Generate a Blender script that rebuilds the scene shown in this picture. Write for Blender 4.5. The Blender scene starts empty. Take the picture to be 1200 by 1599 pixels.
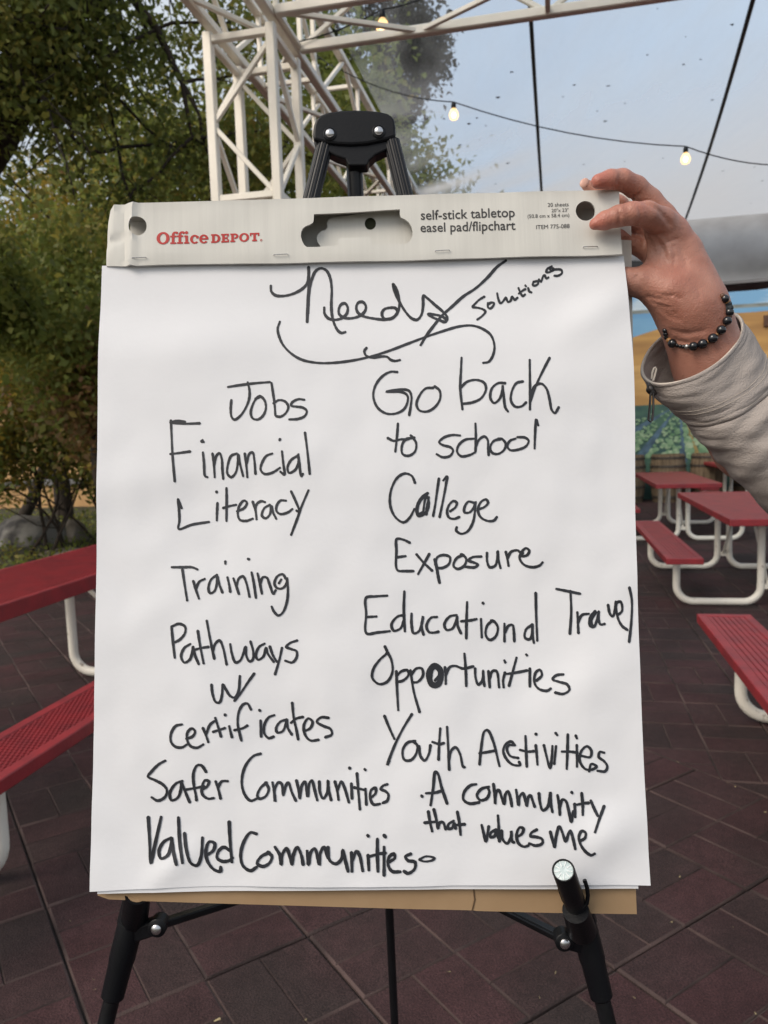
import bpy, bmesh, math, random
import numpy as np
from mathutils import Vector, Matrix, noise as mnoise
R = math.radians
scene = bpy.context.scene
col = scene.collection
rng = random.Random(7)
nrg = np.random.default_rng(11)

# ------------------------------------------------------------------ camera
PW, PH, PF = 1200.0, 1599.0, 1200.0
PITCH, ROLL, EYE = R(5.9), R(2.0), 1.5
CAM = np.array([0.0, 0.0, EYE])
_f = np.array([0, math.cos(PITCH), -math.sin(PITCH)])
_u0 = np.array([0, math.sin(PITCH), math.cos(PITCH)])
_r0 = np.array([1.0, 0, 0])
CR = _r0*math.cos(ROLL) - _u0*math.sin(ROLL)
CU = _u0*math.cos(ROLL) + _r0*math.sin(ROLL)
cd = bpy.data.cameras.new('camera')
cam = bpy.data.objects.new('camera', cd); col.objects.link(cam)
cd.sensor_width = 36; cd.sensor_fit = 'AUTO'
cd.lens = 36*PF/PH
cd.clip_start = 0.02; cd.clip_end = 2000
m = Matrix(((CR[0], CU[0], -_f[0], 0), (CR[1], CU[1], -_f[1], 0), (CR[2], CU[2], -_f[2], EYE), (0, 0, 0, 1)))
cam.matrix_world = m
cd.dof.use_dof = True; cd.dof.focus_distance = 0.72; cd.dof.aperture_fstop = 12.0
scene.camera = cam

# ------------------------------------------------------------------ light
SUN_EL = R(42)
w = bpy.data.worlds.new('World'); scene.world = w; w.use_nodes = True
wn = w.node_tree
sky = wn.nodes.new('ShaderNodeTexSky'); sky.sky_type = 'NISHITA'; sky.sun_disc = False
sky.sun_elevation = SUN_EL; sky.sun_rotation = R(230); sky.air_density = 1.0; sky.dust_density = 6.5; sky.ozone_density = 1.0
bg = wn.nodes['Background']; bg.inputs['Strength'].default_value = 0.12
tcw = wn.nodes.new('ShaderNodeTexCoord'); cn = wn.nodes.new('ShaderNodeTexNoise'); cn.inputs['Scale'].default_value = 2.2; cn.inputs['Detail'].default_value = 7
wn.links.new(tcw.outputs['Generated'], cn.inputs['Vector'])
cm = wn.nodes.new('ShaderNodeMapRange'); cm.inputs[1].default_value = .3; cm.inputs[2].default_value = .7; cm.inputs[3].default_value = .45; cm.inputs[4].default_value = .8
wn.links.new(cn.outputs['Fac'], cm.inputs[0])
cx = wn.nodes.new('ShaderNodeMix'); cx.data_type = 'RGBA'; cx.inputs[7].default_value = (5.7, 6.1, 6.5, 1)      # thin bright cloud over the clear sky
wn.links.new(cm.outputs[0], cx.inputs[0]); wn.links.new(sky.outputs[0], cx.inputs[6]); wn.links.new(cx.outputs[2], bg.inputs[0])
sl = bpy.data.lights.new('sun', 'SUN'); sl.energy = 1.5; sl.angle = R(30); sl.color = (1.0, 0.90, 0.78)
so = bpy.data.objects.new('sun', sl); col.objects.link(so); so.location = (-8, -7, 14)
so.rotation_euler = (R(90)-SUN_EL, 0, R(-50))
scene.view_settings.view_transform = 'Standard'; scene.view_settings.look = 'None'
scene.view_settings.exposure = 0.3; scene.view_settings.gamma = 1; scene.view_settings.use_curve_mapping = False
scene.cycles.use_denoising = True
scene.cycles.max_bounces = 8; scene.cycles.transparent_max_bounces = 24

# ------------------------------------------------------------------ helpers
def ray(x, y): return _f + CR*(x-PW/2)/PF - CU*(y-PH/2)/PF
def at(x, y, d): return CAM + ray(x, y)*d                      # d metres along the viewing axis
def hit(x, y, o, n):
    d = ray(x, y); return CAM + d*(np.dot(np.asarray(o)-CAM, n)/np.dot(d, n))
def ground(x, y, z=0.0): return hit(x, y, (0, 0, z), np.array([0, 0, 1.0]))
YAW = R(12.2)                                                  # direction of the rows of tables and of the truss
SX = np.array([math.cos(YAW), -math.sin(YAW), 0]); SY = np.array([math.sin(YAW), math.cos(YAW), 0]); SZ = np.array([0, 0, 1.0])
def S(x, y, z=0.0): return SX*x + SY*y + SZ*z

ROOT = {}
class MB:
    def __init__(self): self.v = []; self.f = []
    def add(self, vs, fs):
        n = len(self.v); self.v += [tuple(map(float, p)) for p in vs]; self.f += [tuple(i+n for i in q) for q in fs]
    def box8(self, p):
        self.add(p, [(0,3,2,1),(4,5,6,7),(0,1,5,4),(1,2,6,5),(2,3,7,6),(3,0,4,7)])
    def box(self, x0, x1, y0, y1, z0, z1, fn=None):
        p = [(x0,y0,z0),(x1,y0,z0),(x1,y1,z0),(x0,y1,z0),(x0,y0,z1),(x1,y0,z1),(x1,y1,z1),(x0,y1,z1)]
        self.box8([fn(*q) for q in p] if fn else p)
    def tube(self, pts, rad, seg=12, cap=True, sq=None):
        pts = [np.asarray(p, float) for p in pts]; n = len(pts)
        rad = [rad]*n if np.isscalar(rad) else rad
        T = []
        for i in range(n):
            t = pts[min(i+1, n-1)] - pts[max(i-1, 0)]; T.append(t/(np.linalg.norm(t)+1e-12))
        a = np.array([0, 0, 1.0]) if abs(T[0][2]) < .9 else np.array([0, 1.0, 0])
        a = a - T[0]*np.dot(a, T[0]); a /= np.linalg.norm(a)
        vs = []; fs = []
        for i in range(n):
            a = a - T[i]*np.dot(a, T[i]); a /= np.linalg.norm(a); b = np.cross(T[i], a)
            for k in range(seg):
                th = 2*math.pi*(k+.5)/seg
                vs.append(pts[i] + (a*math.cos(th)+b*math.sin(th))*rad[i])
        for i in range(n-1):
            for k in range(seg):
                k2 = (k+1) % seg
                fs.append((i*seg+k, i*seg+k2, (i+1)*seg+k2, (i+1)*seg+k))
        if cap:
            fs.append(tuple(range(seg))[::-1]); fs.append(tuple((n-1)*seg+k for k in range(seg)))
        self.add(vs, fs)
    def bar(self, p, q, wd, ht=None):                           # square section bar
        ht = ht or wd
        p = np.asarray(p, float); q = np.asarray(q, float); t = q-p; t /= np.linalg.norm(t)
        a = SX if abs(np.dot(t, SX)) < .7 else SY
        a = a - t*np.dot(a, t); a /= np.linalg.norm(a); b = np.cross(t, a)
        c = min(wd, ht)*.12
        prof = [(-wd/2+c,-ht/2),(wd/2-c,-ht/2),(wd/2,-ht/2+c),(wd/2,ht/2-c),(wd/2-c,ht/2),(-wd/2+c,ht/2),(-wd/2,ht/2-c),(-wd/2,-ht/2+c)]
        vs = [e+a*x+b*y for e in (p, q) for x, y in prof]
        fs = [(k, (k+1) % 8, 8+(k+1) % 8, 8+k) for k in range(8)] + [tuple(range(8))[::-1], tuple(range(8, 16))]
        self.add(vs, fs)
    def sphere(self, c, r, seg=14, rings=9, ax=None):
        c = np.asarray(c, float); vs = [(0, 0, 1)]; fs = []
        for i in range(1, rings):
            a = math.pi*i/rings
            for k in range(seg):
                b = 2*math.pi*k/seg; vs.append((math.sin(a)*math.cos(b), math.sin(a)*math.sin(b), math.cos(a)))
        vs.append((0, 0, -1)); L = len(vs)-1
        for k in range(seg):
            fs.append((0, 1+k, 1+(k+1) % seg)); fs.append((L, L-seg+(k+1) % seg, L-seg+k))
        for i in range(rings-2):
            for k in range(seg):
                o = 1+i*seg; fs.append((o+k, o+seg+k, o+seg+(k+1) % seg, o+(k+1) % seg))
        rr = np.array([r, r, r]) if np.isscalar(r) else np.asarray(r, float)
        M = np.eye(3) if ax is None else np.array(ax, float).T
        self.add([c + M@(np.array(v)*rr) for v in vs], fs)
    def lathe(self, prof, fn, seg=20):                          # prof (r,z); fn maps local xyz
        vs = []; fs = []
        for r_, z_ in prof:
            for k in range(seg):
                t = 2*math.pi*k/seg; vs.append(fn(r_*math.cos(t), r_*math.sin(t), z_))
        for i in range(len(prof)-1):
            for k in range(seg):
                fs.append((i*seg+k, i*seg+(k+1) % seg, (i+1)*seg+(k+1) % seg, (i+1)*seg+k))
        fs.append(tuple(range(seg))[::-1]); fs.append(tuple((len(prof)-1)*seg+k for k in range(seg)))
        self.add(vs, fs)
    def prism(self, poly, lift):                                # poly: world points (planar outline), lift: vector
        n = len(poly); P = [np.asarray(p, float) for p in poly]
        self.add(P + [p+lift for p in P], [tuple(range(n))[::-1], tuple(range(n, 2*n))] + [(k, (k+1) % n, n+(k+1) % n, n+k) for k in range(n)])
    def build(self, name, mat, parent=None, smooth=False, bevel=0, label=None):
        me = bpy.data.meshes.new(name)
        me.from_pydata(self.v, [], self.f); me.update()
        return link(name, me, mat, parent, smooth, bevel, label)

def link(name, me, mat, parent=None, smooth=False, bevel=0, label=None):
    ob = bpy.data.objects.new(name, me); col.objects.link(ob)
    if mat is not None: me.materials.append(mat)
    if smooth:
        me.polygons.foreach_set('use_smooth', [True]*len(me.polygons))
        if smooth != 2: me.set_sharp_from_angle(angle=R(40))
    if parent is not None:
        M = ROOT.get(parent.name)
        if M is not None and not M.is_identity and not ob.get('_l'):
            me.transform(M.inverted())
        ob.parent = parent; ROOT[ob.name] = M if M is not None else Matrix()
    else: ROOT[ob.name] = Matrix()
    if bevel:
        b = ob.modifiers.new('bevel', 'BEVEL'); b.width = bevel; b.segments = 2; b.limit_method = 'ANGLE'
    if label: ob['label'] = label
    return ob

def slab(V, F, top, bot):
    """a sheet with its own crisp edge: top faces, rim, back faces"""
    mb = MB(); n = len(V); mb.v = [tuple(map(float, top(*q))) for q in V] + [tuple(map(float, bot(*q))) for q in V]
    mb.f = [tuple(f) for f in F] + [tuple(i+n for i in f[::-1]) for f in F]
    cnt = {}
    for f in F:
        for a, b in zip(f, f[1:]+f[:1]): cnt[(a, b)] = 1
    for (a, b) in list(cnt):
        if (b, a) not in cnt:
            mb.add([mb.v[a], mb.v[b], mb.v[b+n], mb.v[a+n]], [(0, 3, 2, 1)])
    return mb

def thing(name, label, cat, loc=(0, 0, 0), rz=0.0, group=None, local=False):
    o = bpy.data.objects.new(name, None); col.objects.link(o); o.empty_display_size = .1
    o.location = loc; o.rotation_euler = (0, 0, rz)
    o['label'] = label; o['category'] = cat
    if group: o['group'] = group
    ROOT[o.name] = Matrix() if local else Matrix.Translation(Vector(loc)) @ Matrix.Rotation(rz, 4, 'Z')
    return o
def tag(o, label, cat, group=None):
    o['label'] = label; o['category'] = cat
    if group: o['group'] = group
    return o
def kids(o): return [c for c in bpy.data.objects if c.parent == o]
def dup(o, loc, rz, label, group):
    r = o.copy(); col.objects.link(r); r.location = loc; r.rotation_euler = (0, 0, rz); r['label'] = label; r['group'] = group
    for c in kids(o):
        d = c.copy(); col.objects.link(d); d.parent = r
        for g in kids(c):
            e = g.copy(); col.objects.link(e); e.parent = d
    return r

def mat(name, base, rough=.6, var=0.0, vscale=8.0, base2=None, bump=0.0, bscale=60.0, metal=0.0, spec=.5, stretch=None, detail=5, trans=None, thr=(.35, .65)):
    m_ = bpy.data.materials.new(name); m_.use_nodes = True
    nt = m_.node_tree; b = nt.nodes['Principled BSDF']
    b.inputs['Base Color'].default_value = (*base, 1); b.inputs['Roughness'].default_value = rough
    b.inputs['Metallic'].default_value = metal; b.inputs['Specular IOR Level'].default_value = spec
    if var or base2 or bump:
        tc = nt.nodes.new('ShaderNodeTexCoord'); src = tc.outputs['Object']
        if stretch:
            mp = nt.nodes.new('ShaderNodeMapping'); mp.inputs['Scale'].default_value = stretch
            nt.links.new(src, mp.inputs[0]); src = mp.outputs[0]
    if var or base2:
        nz = nt.nodes.new('ShaderNodeTexNoise'); nz.inputs['Scale'].default_value = vscale; nz.inputs['Detail'].default_value = detail
        nt.links.new(src, nz.inputs['Vector'])
        cr = nt.nodes.new('ShaderNodeValToRGB'); e = cr.color_ramp.elements
        e[0].position, e[1].position = thr
        b2 = base2 or tuple(c*(1-var) for c in base); b1 = base if base2 else tuple(min(1, c*(1+var)) for c in base)
        e[0].color = (*b2, 1); e[1].color = (*b1, 1)
        nt.links.new(nz.outputs['Fac'], cr.inputs[0]); nt.links.new(cr.outputs[0], b.inputs['Base Color'])
    if bump:
        n2 = nt.nodes.new('ShaderNodeTexNoise'); n2.inputs['Scale'].default_value = bscale; n2.inputs['Detail'].default_value = 6
        nt.links.new(src, n2.inputs['Vector'])
        bp = nt.nodes.new('ShaderNodeBump'); bp.inputs['Strength'].default_value = bump; bp.inputs['Distance'].default_value = .01
        nt.links.new(n2.outputs['Fac'], bp.inputs['Height']); nt.links.new(bp.outputs[0], b.inputs['Normal'])
    return m_

def island_mat(name, cols, rough=.6, var_scale=3.0, noise_amt=.35, translucent=0.0, bump=0, bscale=200, speckle=False):
    """colour picked per loose island (leaf, brick) plus a patchy noise"""
    m_ = bpy.data.materials.new(name); m_.use_nodes = True
    nt = m_.node_tree; b = nt.nodes['Principled BSDF']; L = nt.links.new
    g = nt.nodes.new('ShaderNodeNewGeometry'); tc = nt.nodes.new('ShaderNodeTexCoord')
    nz = nt.nodes.new('ShaderNodeTexNoise'); nz.inputs['Scale'].default_value = var_scale; nz.inputs['Detail'].default_value = 3
    L(tc.outputs['Object'], nz.inputs['Vector'])
    a = nt.nodes.new('ShaderNodeMath'); a.operation = 'MULTIPLY_ADD'; a.inputs[1].default_value = 1-noise_amt; a.inputs[2].default_value = 0
    L(g.outputs['Random Per Island'], a.inputs[0])
    mr = nt.nodes.new('ShaderNodeMapRange'); mr.inputs[1].default_value = .3; mr.inputs[2].default_value = .7; mr.inputs[3].default_value = 0; mr.inputs[4].default_value = noise_amt
    L(nz.outputs['Fac'], mr.inputs[0])
    s = nt.nodes.new('ShaderNodeMath'); s.operation = 'ADD'; L(a.outputs[0], s.inputs[0]); L(mr.outputs[0], s.inputs[1])
    cr = nt.nodes.new('ShaderNodeValToRGB'); e = cr.color_ramp.elements
    while len(e) < len(cols): e.new(.5)
    for i, (p, c) in enumerate(cols): e[i].position = p; e[i].color = (*c, 1)
    L(s.outputs[0], cr.inputs[0]); L(cr.outputs[0], b.inputs['Base Color'])
    if speckle:                                                  # crumb grain and old stains in the surface itself
        out = cr.outputs[0]
        for sc, dt, lo, hi, f0, f1 in ((210, 3, .36, .64, .62, 1.45), (3.2, 6, .38, .62, .80, 1.15), (26, 5, .35, .65, .86, 1.12)):
            q = nt.nodes.new('ShaderNodeTexNoise'); q.inputs['Scale'].default_value = sc; q.inputs['Detail'].default_value = dt; L(tc.outputs['Object'], q.inputs['Vector'])
            mq = nt.nodes.new('ShaderNodeMapRange'); mq.inputs[1].default_value = lo; mq.inputs[2].default_value = hi; mq.inputs[3].default_value = f0; mq.inputs[4].default_value = f1; L(q.outputs['Fac'], mq.inputs[0])
            mm = nt.nodes.new('ShaderNodeMix'); mm.data_type = 'RGBA'; mm.blend_type = 'MULTIPLY'; mm.inputs[0].default_value = 1; L(out, mm.inputs[6]); L(mq.outputs[0], mm.inputs[7]); out = mm.outputs[2]
        L(out, b.inputs['Base Color'])
    b.inputs['Roughness'].default_value = rough; b.inputs['Specular IOR Level'].default_value = .3
    if bump:
        n2 = nt.nodes.new('ShaderNodeTexNoise'); n2.inputs['Scale'].default_value = bscale; n2.inputs['Detail'].default_value = 4
        L(tc.outputs['Object'], n2.inputs['Vector'])
        bp = nt.nodes.new('ShaderNodeBump'); bp.inputs['Strength'].default_value = bump; bp.inputs['Distance'].default_value = .006
        L(n2.outputs['Fac'], bp.inputs['Height']); L(bp.outputs[0], b.inputs['Normal'])
    if translucent:
        t = nt.nodes.new('ShaderNodeBsdfTranslucent'); L(cr.outputs[0], t.inputs[0])
        mx = nt.nodes.new('ShaderNodeMixShader'); mx.inputs[0].default_value = translucent
        L(b.outputs[0], mx.inputs[1]); L(t.outputs[0], mx.inputs[2])
        L(mx.outputs[0], nt.nodes['Material Output'].inputs[0])
    return m_

M = {}
M['red'] = mat('red_coating', (.29, .026, .032), .45, base2=(.185, .022, .028), vscale=9, bump=.10, bscale=60, thr=(.28, .62), detail=11)
M['white'] = mat('white_paint', (.80, .76, .67), .45, base2=(.30, .25, .20), vscale=26, thr=(.27, .36), detail=8, bump=.06, bscale=80)
M['alu'] = mat('aluminium', (.84, .795, .70), .42, base2=(.74, .70, .61), vscale=6, metal=.1, bump=.05, bscale=90)
M['black'] = mat('black_plastic', (.005, .0055, .007), .40, base2=(.0035, .004, .0055), vscale=30, bump=.05, bscale=400, spec=.25)
M['black_metal'] = mat('black_anodised', (.007, .0075, .009), .30, var=.3, vscale=40, spec=.35)
M['steel'] = mat('steel', (.55, .55, .56), .25, metal=.95, var=.1, vscale=50)
M['paper'] = mat('paper', (.735, .745, .77), .75, var=.012, vscale=20, bump=.03, bscale=220, spec=.2)
M['card'] = mat('white_card', (.615, .607, .565), .6, var=.03, vscale=1.5, bump=.05, bscale=2.2, stretch=(80, 2, 2), spec=.3)
M['brown_card'] = mat('brown_card', (.33, .225, .13), .85, base2=(.30, .20, .112), vscale=16, bump=.06, bscale=120, spec=.15)
M['ink'] = mat('marker_ink', (.016, .018, .024), .55, var=.3, vscale=60)
M['red_ink'] = mat('red_print', (.42, .013, .009), .55, var=.04, vscale=60)
M['grey_ink'] = mat('grey_print', (.035, .033, .033), .6, var=.1, vscale=60)
M['trunk'] = mat('bark', (.045, .032, .022), .9, base2=(.016, .012, .009), vscale=7, bump=.9, bscale=18, stretch=(1, 1, .35), thr=(.3, .7))
M['stem'] = mat('stem_bark', (.07, .05, .035), .9, base2=(.03, .022, .017), vscale=12, bump=.4, bscale=40)
M['rock'] = mat('rock', (.27, .26, .24), .9, base2=(.065, .062, .062), vscale=3.0, bump=.9, bscale=9, thr=(.40, .60), detail=9)
M['rock_tan'] = mat('tan_rock', (.36, .31, .26), .9, base2=(.18, .155, .12), vscale=4, bump=.7, bscale=9)
# ================================================================== ground and paving
def sheet(name, pts, z, m_):
    mb = MB(); mb.add([(p[0], p[1], z) for p in pts], [tuple(range(len(pts)))]); o = mb.build(name, m_); o['kind'] = 'structure'; return o
M['soil'] = mat('ground_soil', (.10, .085, .06), .95, base2=(.045, .045, .025), vscale=1.2, bump=.6, bscale=30)
sheet('ground', [(-400, -400), (400, -400), (400, 400), (-400, 400)], -.03, M['soil'])
M['grout'] = mat('joint_dirt', (.030, .022, .020), .95, base2=(.012, .010, .010), vscale=20, bump=.3, bscale=200)
M['brick'] = island_mat('rubber_brick', [(0, (.026, .0215, .0195)), (.4, (.037, .0215, .021)), (.7, (.049, .0225, .0235)), (1, (.050, .0195, .0205))], .85, 1.7, .55, bump=.9, bscale=170, speckle=True)
TH = YAW - R(45)
PA = np.array([math.sin(TH), math.cos(TH)]); PB = np.array([math.cos(TH), -math.sin(TH)])
BB, A0, CELL = 2.834, 1.345, .315
def clip(poly, n, c, keep_less):
    out = []
    for i in range(len(poly)):
        p, q = poly[i], poly[(i+1) % len(poly)]; a = np.dot(p, n)-c; b = np.dot(q, n)-c
        if not keep_less: a, b = -a, -b
        if a <= 0: out.append(p)
        if a*b < 0: out.append(p+(q-p)*(a/(a-b)))
    return out
def brick(mb, poly, gap):
    if len(poly) < 3: return
    c = sum(poly)/len(poly); n = len(poly)
    def inset(g):
        r_ = []
        for p in poly:
            d = p-c; l = np.linalg.norm(d); r_.append(p - d/max(l, 1e-6)*min(g*1.3, l*.5))
        return r_
    z = rng.uniform(-.0012, .0012)
    a, b, e = inset(gap), inset(gap+.0062), inset(gap)
    vs = [(*p, -.022) for p in e] + [(*p, z-.006) for p in a] + [(*p, z) for p in b]
    fs = []
    for k in range(n):
        k2 = (k+1) % n; fs += [(k, k2, n+k2, n+k), (n+k, n+k2, 2*n+k2, 2*n+k)]
    fs.append(tuple(range(2*n, 3*n))); mb.add(vs, fs)
def pave(mb, O, ex, ey, i0, i1, j0, j1, par, inside, clipper=None):
    for i in range(i0, i1):
        for j in range(j0, j1):
            q0 = O + ex*(i*CELL) + ey*(j*CELL); cc = q0+(ex+ey)*CELL/2
            if not inside(cc): continue
            sx = .007 if i % 2 == 0 else 0; sy = .007 if j % 2 == 0 else 0
            for k in range(2):
                if (i+j+par) % 2 == 0: r_ = [(0, k*.5), (1, k*.5), (1, k*.5+.5), (0, k*.5+.5)]
                else: r_ = [(k*.5, 0), (k*.5+.5, 0), (k*.5+.5, 1), (k*.5, 1)]
                poly = []
                for u, v in r_:
                    uu = sx + u*(CELL-sx); vv = sy + v*(CELL-sy); poly.append(q0+ex*uu+ey*vv)
                if clipper: poly = clipper(poly)
                brick(mb, poly, .0004)
def local(c): return np.array([np.dot(c, SX[:2]), np.dot(c, SY[:2])])
def near_ok(c):
    l = local(c); return -5.6 < l[0] < 9 and -1.5 < l[1] < 16.0 and np.dot(c, PB) < BB
mb = MB()
pave(mb, PB*BB + PA*A0, PB, PA, -40, 0, -30, 60, 1, near_ok)
def far_ok(c):
    l = local(c); return -5.6 < l[0] < 9 and -1.5 < l[1] < 16.0 and np.dot(c, PB) > BB-.3
pave(mb, SX[:2]*.38 + SY[:2]*3.3, SX[:2], SY[:2], -20, 32, -16, 44, 0, far_ok, lambda p: clip(p, PB, BB+.004, False))
o = mb.build('paving', M['brick']); o['kind'] = 'structure'
M['brick_edge'] = mat('brick_edge_dust', (.092, .060, .055), .95, base2=(.036, .023, .022), vscale=3.5, detail=8, thr=(.42, .62), bump=.5, bscale=200)
o.data.materials.append(M['brick_edge']); o.data.polygons.foreach_set('material_index', [1 if abs(q.normal.z) < .93 else 0 for q in o.data.polygons])
sheet('paving_bed', [S(-5.7, -1.6), S(9.2, -1.6), S(9.2, 16.1), S(-5.7, 16.1)], -.014, M['grout'])

# planting bed behind the left table: mounded soil
M['bed'] = mat('bed_soil', (.085, .075, .048), .95, base2=(.035, .042, .016), vscale=2.5, bump=.9, bscale=25)
mb = MB(); nx, ny = 40, 44
for j in range(ny):
    for i in range(nx):
        x = -22 + i*(16.4/(nx-1)); y = 3 + j*(15/(ny-1))
        e = min(1, (-5.6-x)/1.2) * min(1, (y-3)/1.0)
        z = -.02 + max(0, e)*(.10 + .06*mnoise.noise(Vector((x*.9, y*.9, 0))))
        mb.v.append(tuple(S(x, y, z)))
for j in range(ny-1):
    for i in range(nx-1): mb.f.append((j*nx+i, j*nx+i+1, (j+1)*nx+i+1, (j+1)*nx+i))
o = mb.build('planting_bed', M['bed'], smooth=2); o['kind'] = 'structure'

# ================================================================== leaves and trees
def leaf_mesh(name, P, size, aspect=.6, up=.9, seed=0):
    r_ = np.random.default_rng(seed); n = len(P)
    t = r_.normal(size=(n, 3)); t[:, 2] -= .35; t /= np.linalg.norm(t, axis=1)[:, None]
    nn = r_.normal(size=(n, 3)); nn[:, 2] += up; b = np.cross(nn, t); b /= np.linalg.norm(b, axis=1)[:, None]+1e-9
    nrm = np.cross(t, b)
    s = size*r_.uniform(.45, 1.55, n)[:, None]
    V = np.empty((n, 4, 3)); V[:, 0] = P; V[:, 1] = P+t*s*.5+b*s*aspect*.5+nrm*s*.12; V[:, 2] = P+t*s; V[:, 3] = P+t*s*.45-b*s*aspect*.5+nrm*s*.12
    me = bpy.data.meshes.new(name); me.vertices.add(4*n); me.vertices.foreach_set('co', V.reshape(-1))
    me.loops.add(4*n); me.loops.foreach_set('vertex_index', np.arange(4*n, dtype=np.int32))
    me.polygons.add(n); me.polygons.foreach_set('loop_start', np.arange(0, 4*n, 4, dtype=np.int32)); me.polygons.foreach_set('loop_total', np.full(n, 4, dtype=np.int32))
    me.update(calc_edges=True); me.validate(); return me
def grow(mb, p, d, L, r0, depth, ends, r_, spread=.55, lift=.12, seg=5, wob=.16, ratio=.72):
    pts = [p]; rs = [r0]; dd = d/np.linalg.norm(d)
    for k in range(seg):
        dd = dd + r_.normal(size=3)*wob; dd[2] += lift*.3; dd /= np.linalg.norm(dd)
        pts.append(pts[-1]+dd*L/seg); rs.append(r0*(1-.42*(k+1)/seg))
    mb.tube(pts, rs, 8 if r0 > .04 else 5, cap=depth == 0)
    if depth == 0:
        ends += pts[1:]; return
    if depth <= 2: ends += pts[2:]
    for c in range(3 if depth > 1 else 3):
        q = pts[-1] if c == 0 else pts[r_.integers(2, seg+1)]
        a = dd + r_.normal(size=3)*spread; a[2] += lift
        grow(mb, q, a, L*ratio*r_.uniform(.8, 1.15), rs[-1]*(.85 if c == 0 else .62), depth-1, ends, r_, spread, lift, seg, wob, ratio)
GREEN = [(0, (.11, .140, .036)), (.3, (.165, .205, .050)), (.6, (.23, .25, .060)), (.82, (.34, .28, .062)), (1, (.27, .14, .06))]
YELLOW = [(0, (.14, .15, .038)), (.35, (.26, .23, .05)), (.7, (.44, .32, .06)), (1, (.52, .31, .065))]
BROWN = [(0, (.13, .15, .045)), (.3, (.21, .19, .06)), (.6, (.29, .17, .08)), (1, (.37, .19, .085))]
DARK = [(0, (.085, .110, .030)), (.45, (.145, .175, .042)), (.8, (.24, .22, .052)), (1, (.42, .28, .06))]
SHADE = [(0, (.014, .018, .009)), (.6, (.026, .030, .014)), (1, (.05, .045, .02))]  # shaded copy of the leaf colours: backlit silhouette darkness put into the colour
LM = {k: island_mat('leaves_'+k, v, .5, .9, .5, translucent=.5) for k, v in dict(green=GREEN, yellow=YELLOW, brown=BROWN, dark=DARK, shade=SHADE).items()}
def crown_points(ends, n, sig, r_, boxes=()):
    E_ = np.array(ends); wgt = r_.gamma(.8, 1, len(E_)); idx = r_.choice(len(E_), n, p=wgt/wgt.sum())
    P = E_[idx] + r_.normal(size=(n, 3))*sig
    return P
def tree(label, cat_name, base, top_dir, L, r0, depth, leaf, n, size, sig, seed, spread=.55, lift=.12, stems=1, group='trees beside the paving', extra=None, ratio=.72, wob=.16, thin=None):
    r_ = np.random.default_rng(seed)
    t = thing(cat_name, label, 'tree' if 'tree' in cat_name else 'shrub', base, 0, group)
    mb = MB(); ends = []
    for s in range(stems):
        b = np.asarray(base, float) + (r_.normal(size=3)*np.array([.14, .14, 0]) if stems > 1 else 0)
        d = np.asarray(top_dir, float) + (r_.normal(size=3)*np.array([.22, .22, 0]) if stems > 1 else 0)
        grow(mb, b - np.array([0, 0, .1]), d, L, r0*r_.uniform(.7, 1) if stems > 1 else r0, depth, ends, r_, spread, lift, ratio=ratio, wob=wob)
    if extra:
        for pts, rr in extra:
            mb.tube(pts, rr, 10); ends += [np.asarray(p) for p in pts[3:]]
    mb.build('trunk', M['trunk'] if r0 > .08 else M['stem'], t, smooth=2)
    P = crown_points(ends, n, sig, r_)
    if thin is not None: P = thin(P, r_)
    link('crown', leaf_mesh('crown', P, size, seed=seed), LM[leaf], t)
    return t, ends
def W3(px, py, d): return at(px, py, d)
def base_at(px, d):
    p = at(px, 900, d); return np.array([p[0], p[1], 0.0])
def keep_zone(zmin=.0, front=None):
    def f(P, r_):
        k = P[:, 2] > zmin
        # keep the truss, the canopy and the tables free of foliage
        sx = P@SX; sy = P@SY
        k &= ~((sx > -1.75) & (P[:, 2] < 4.1)); k &= ~((sx > -4.6) & (sy < 6.4) & (P[:, 2] < 2.3))
        k &= P[:, 2] < 1.5 + .66*np.hypot(P[:, 0], P[:, 1])        # open sky above the lower crowns
        return P[k]
    return f
# leaning big tree at upper left
b0 = base_at(-330, 6.6)
trk = [b0-np.array([0, 0, .1]), at(-250, 620, 6.6), at(-130, 380, 6.6), at(-15, 210, 6.6), at(62, 70, 6.5), at(95, -80, 6.4), at(150, -260, 6.2), at(190, -480, 6.0)]
limb1 = [at(62, 80, 6.5), at(110, 20, 6.6), at(190, -20, 6.8), at(260, -120, 7), at(330, -190, 7.2)]
limb2 = [at(40, 110, 6.5), at(10, 40, 6.3), at(-60, -60, 6.0), at(-160, -160, 5.8), at(-260, -240, 5.6)]
drop = [at(190, -25, 6.8), at(245, 45, 6.9), at(285, 130, 7.0), at(300, 215, 7.0)]
drop2 = [at(110, 15, 6.6), at(150, 70, 6.8), at(165, 140, 6.9), at(185, 230, 7.0)]
drop3 = [at(-60, -60, 6.0), at(-20, 10, 6.0), at(20, 60, 6.1), at(50, 100, 6.1)]
r_ = np.random.default_rng(3)
t = thing('big_tree', 'big dark tree with a thick leaning trunk at the upper left of the photo', 'tree', b0, 0, 'trees beside the paving')
mb = MB(); mb.tube(trk, [.34, .30, .25, .22, .19, .16, .12, .07], 14)
for pts, rr in ((limb1, [.12, .10, .07, .05, .03]), (limb2, [.14, .11, .08, .06, .03]), (drop, [.05, .035, .025, .012]), (drop2, [.045, .03, .022, .012]), (drop3, [.045, .03, .022, .012])): mb.tube(pts, rr, 9)
ends = []
for pts in (trk[5:], limb1[1:], limb2[1:], drop, drop2[1:], drop3):
    for q in pts:
        for s in range(3): grow(mb, np.asarray(q, float), r_.normal(size=3)+np.array([0, 0, -.15]), .75, .018, 1, ends, r_, .7, -.05)
mb.build('trunk', M['trunk'], t, smooth=2)
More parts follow.
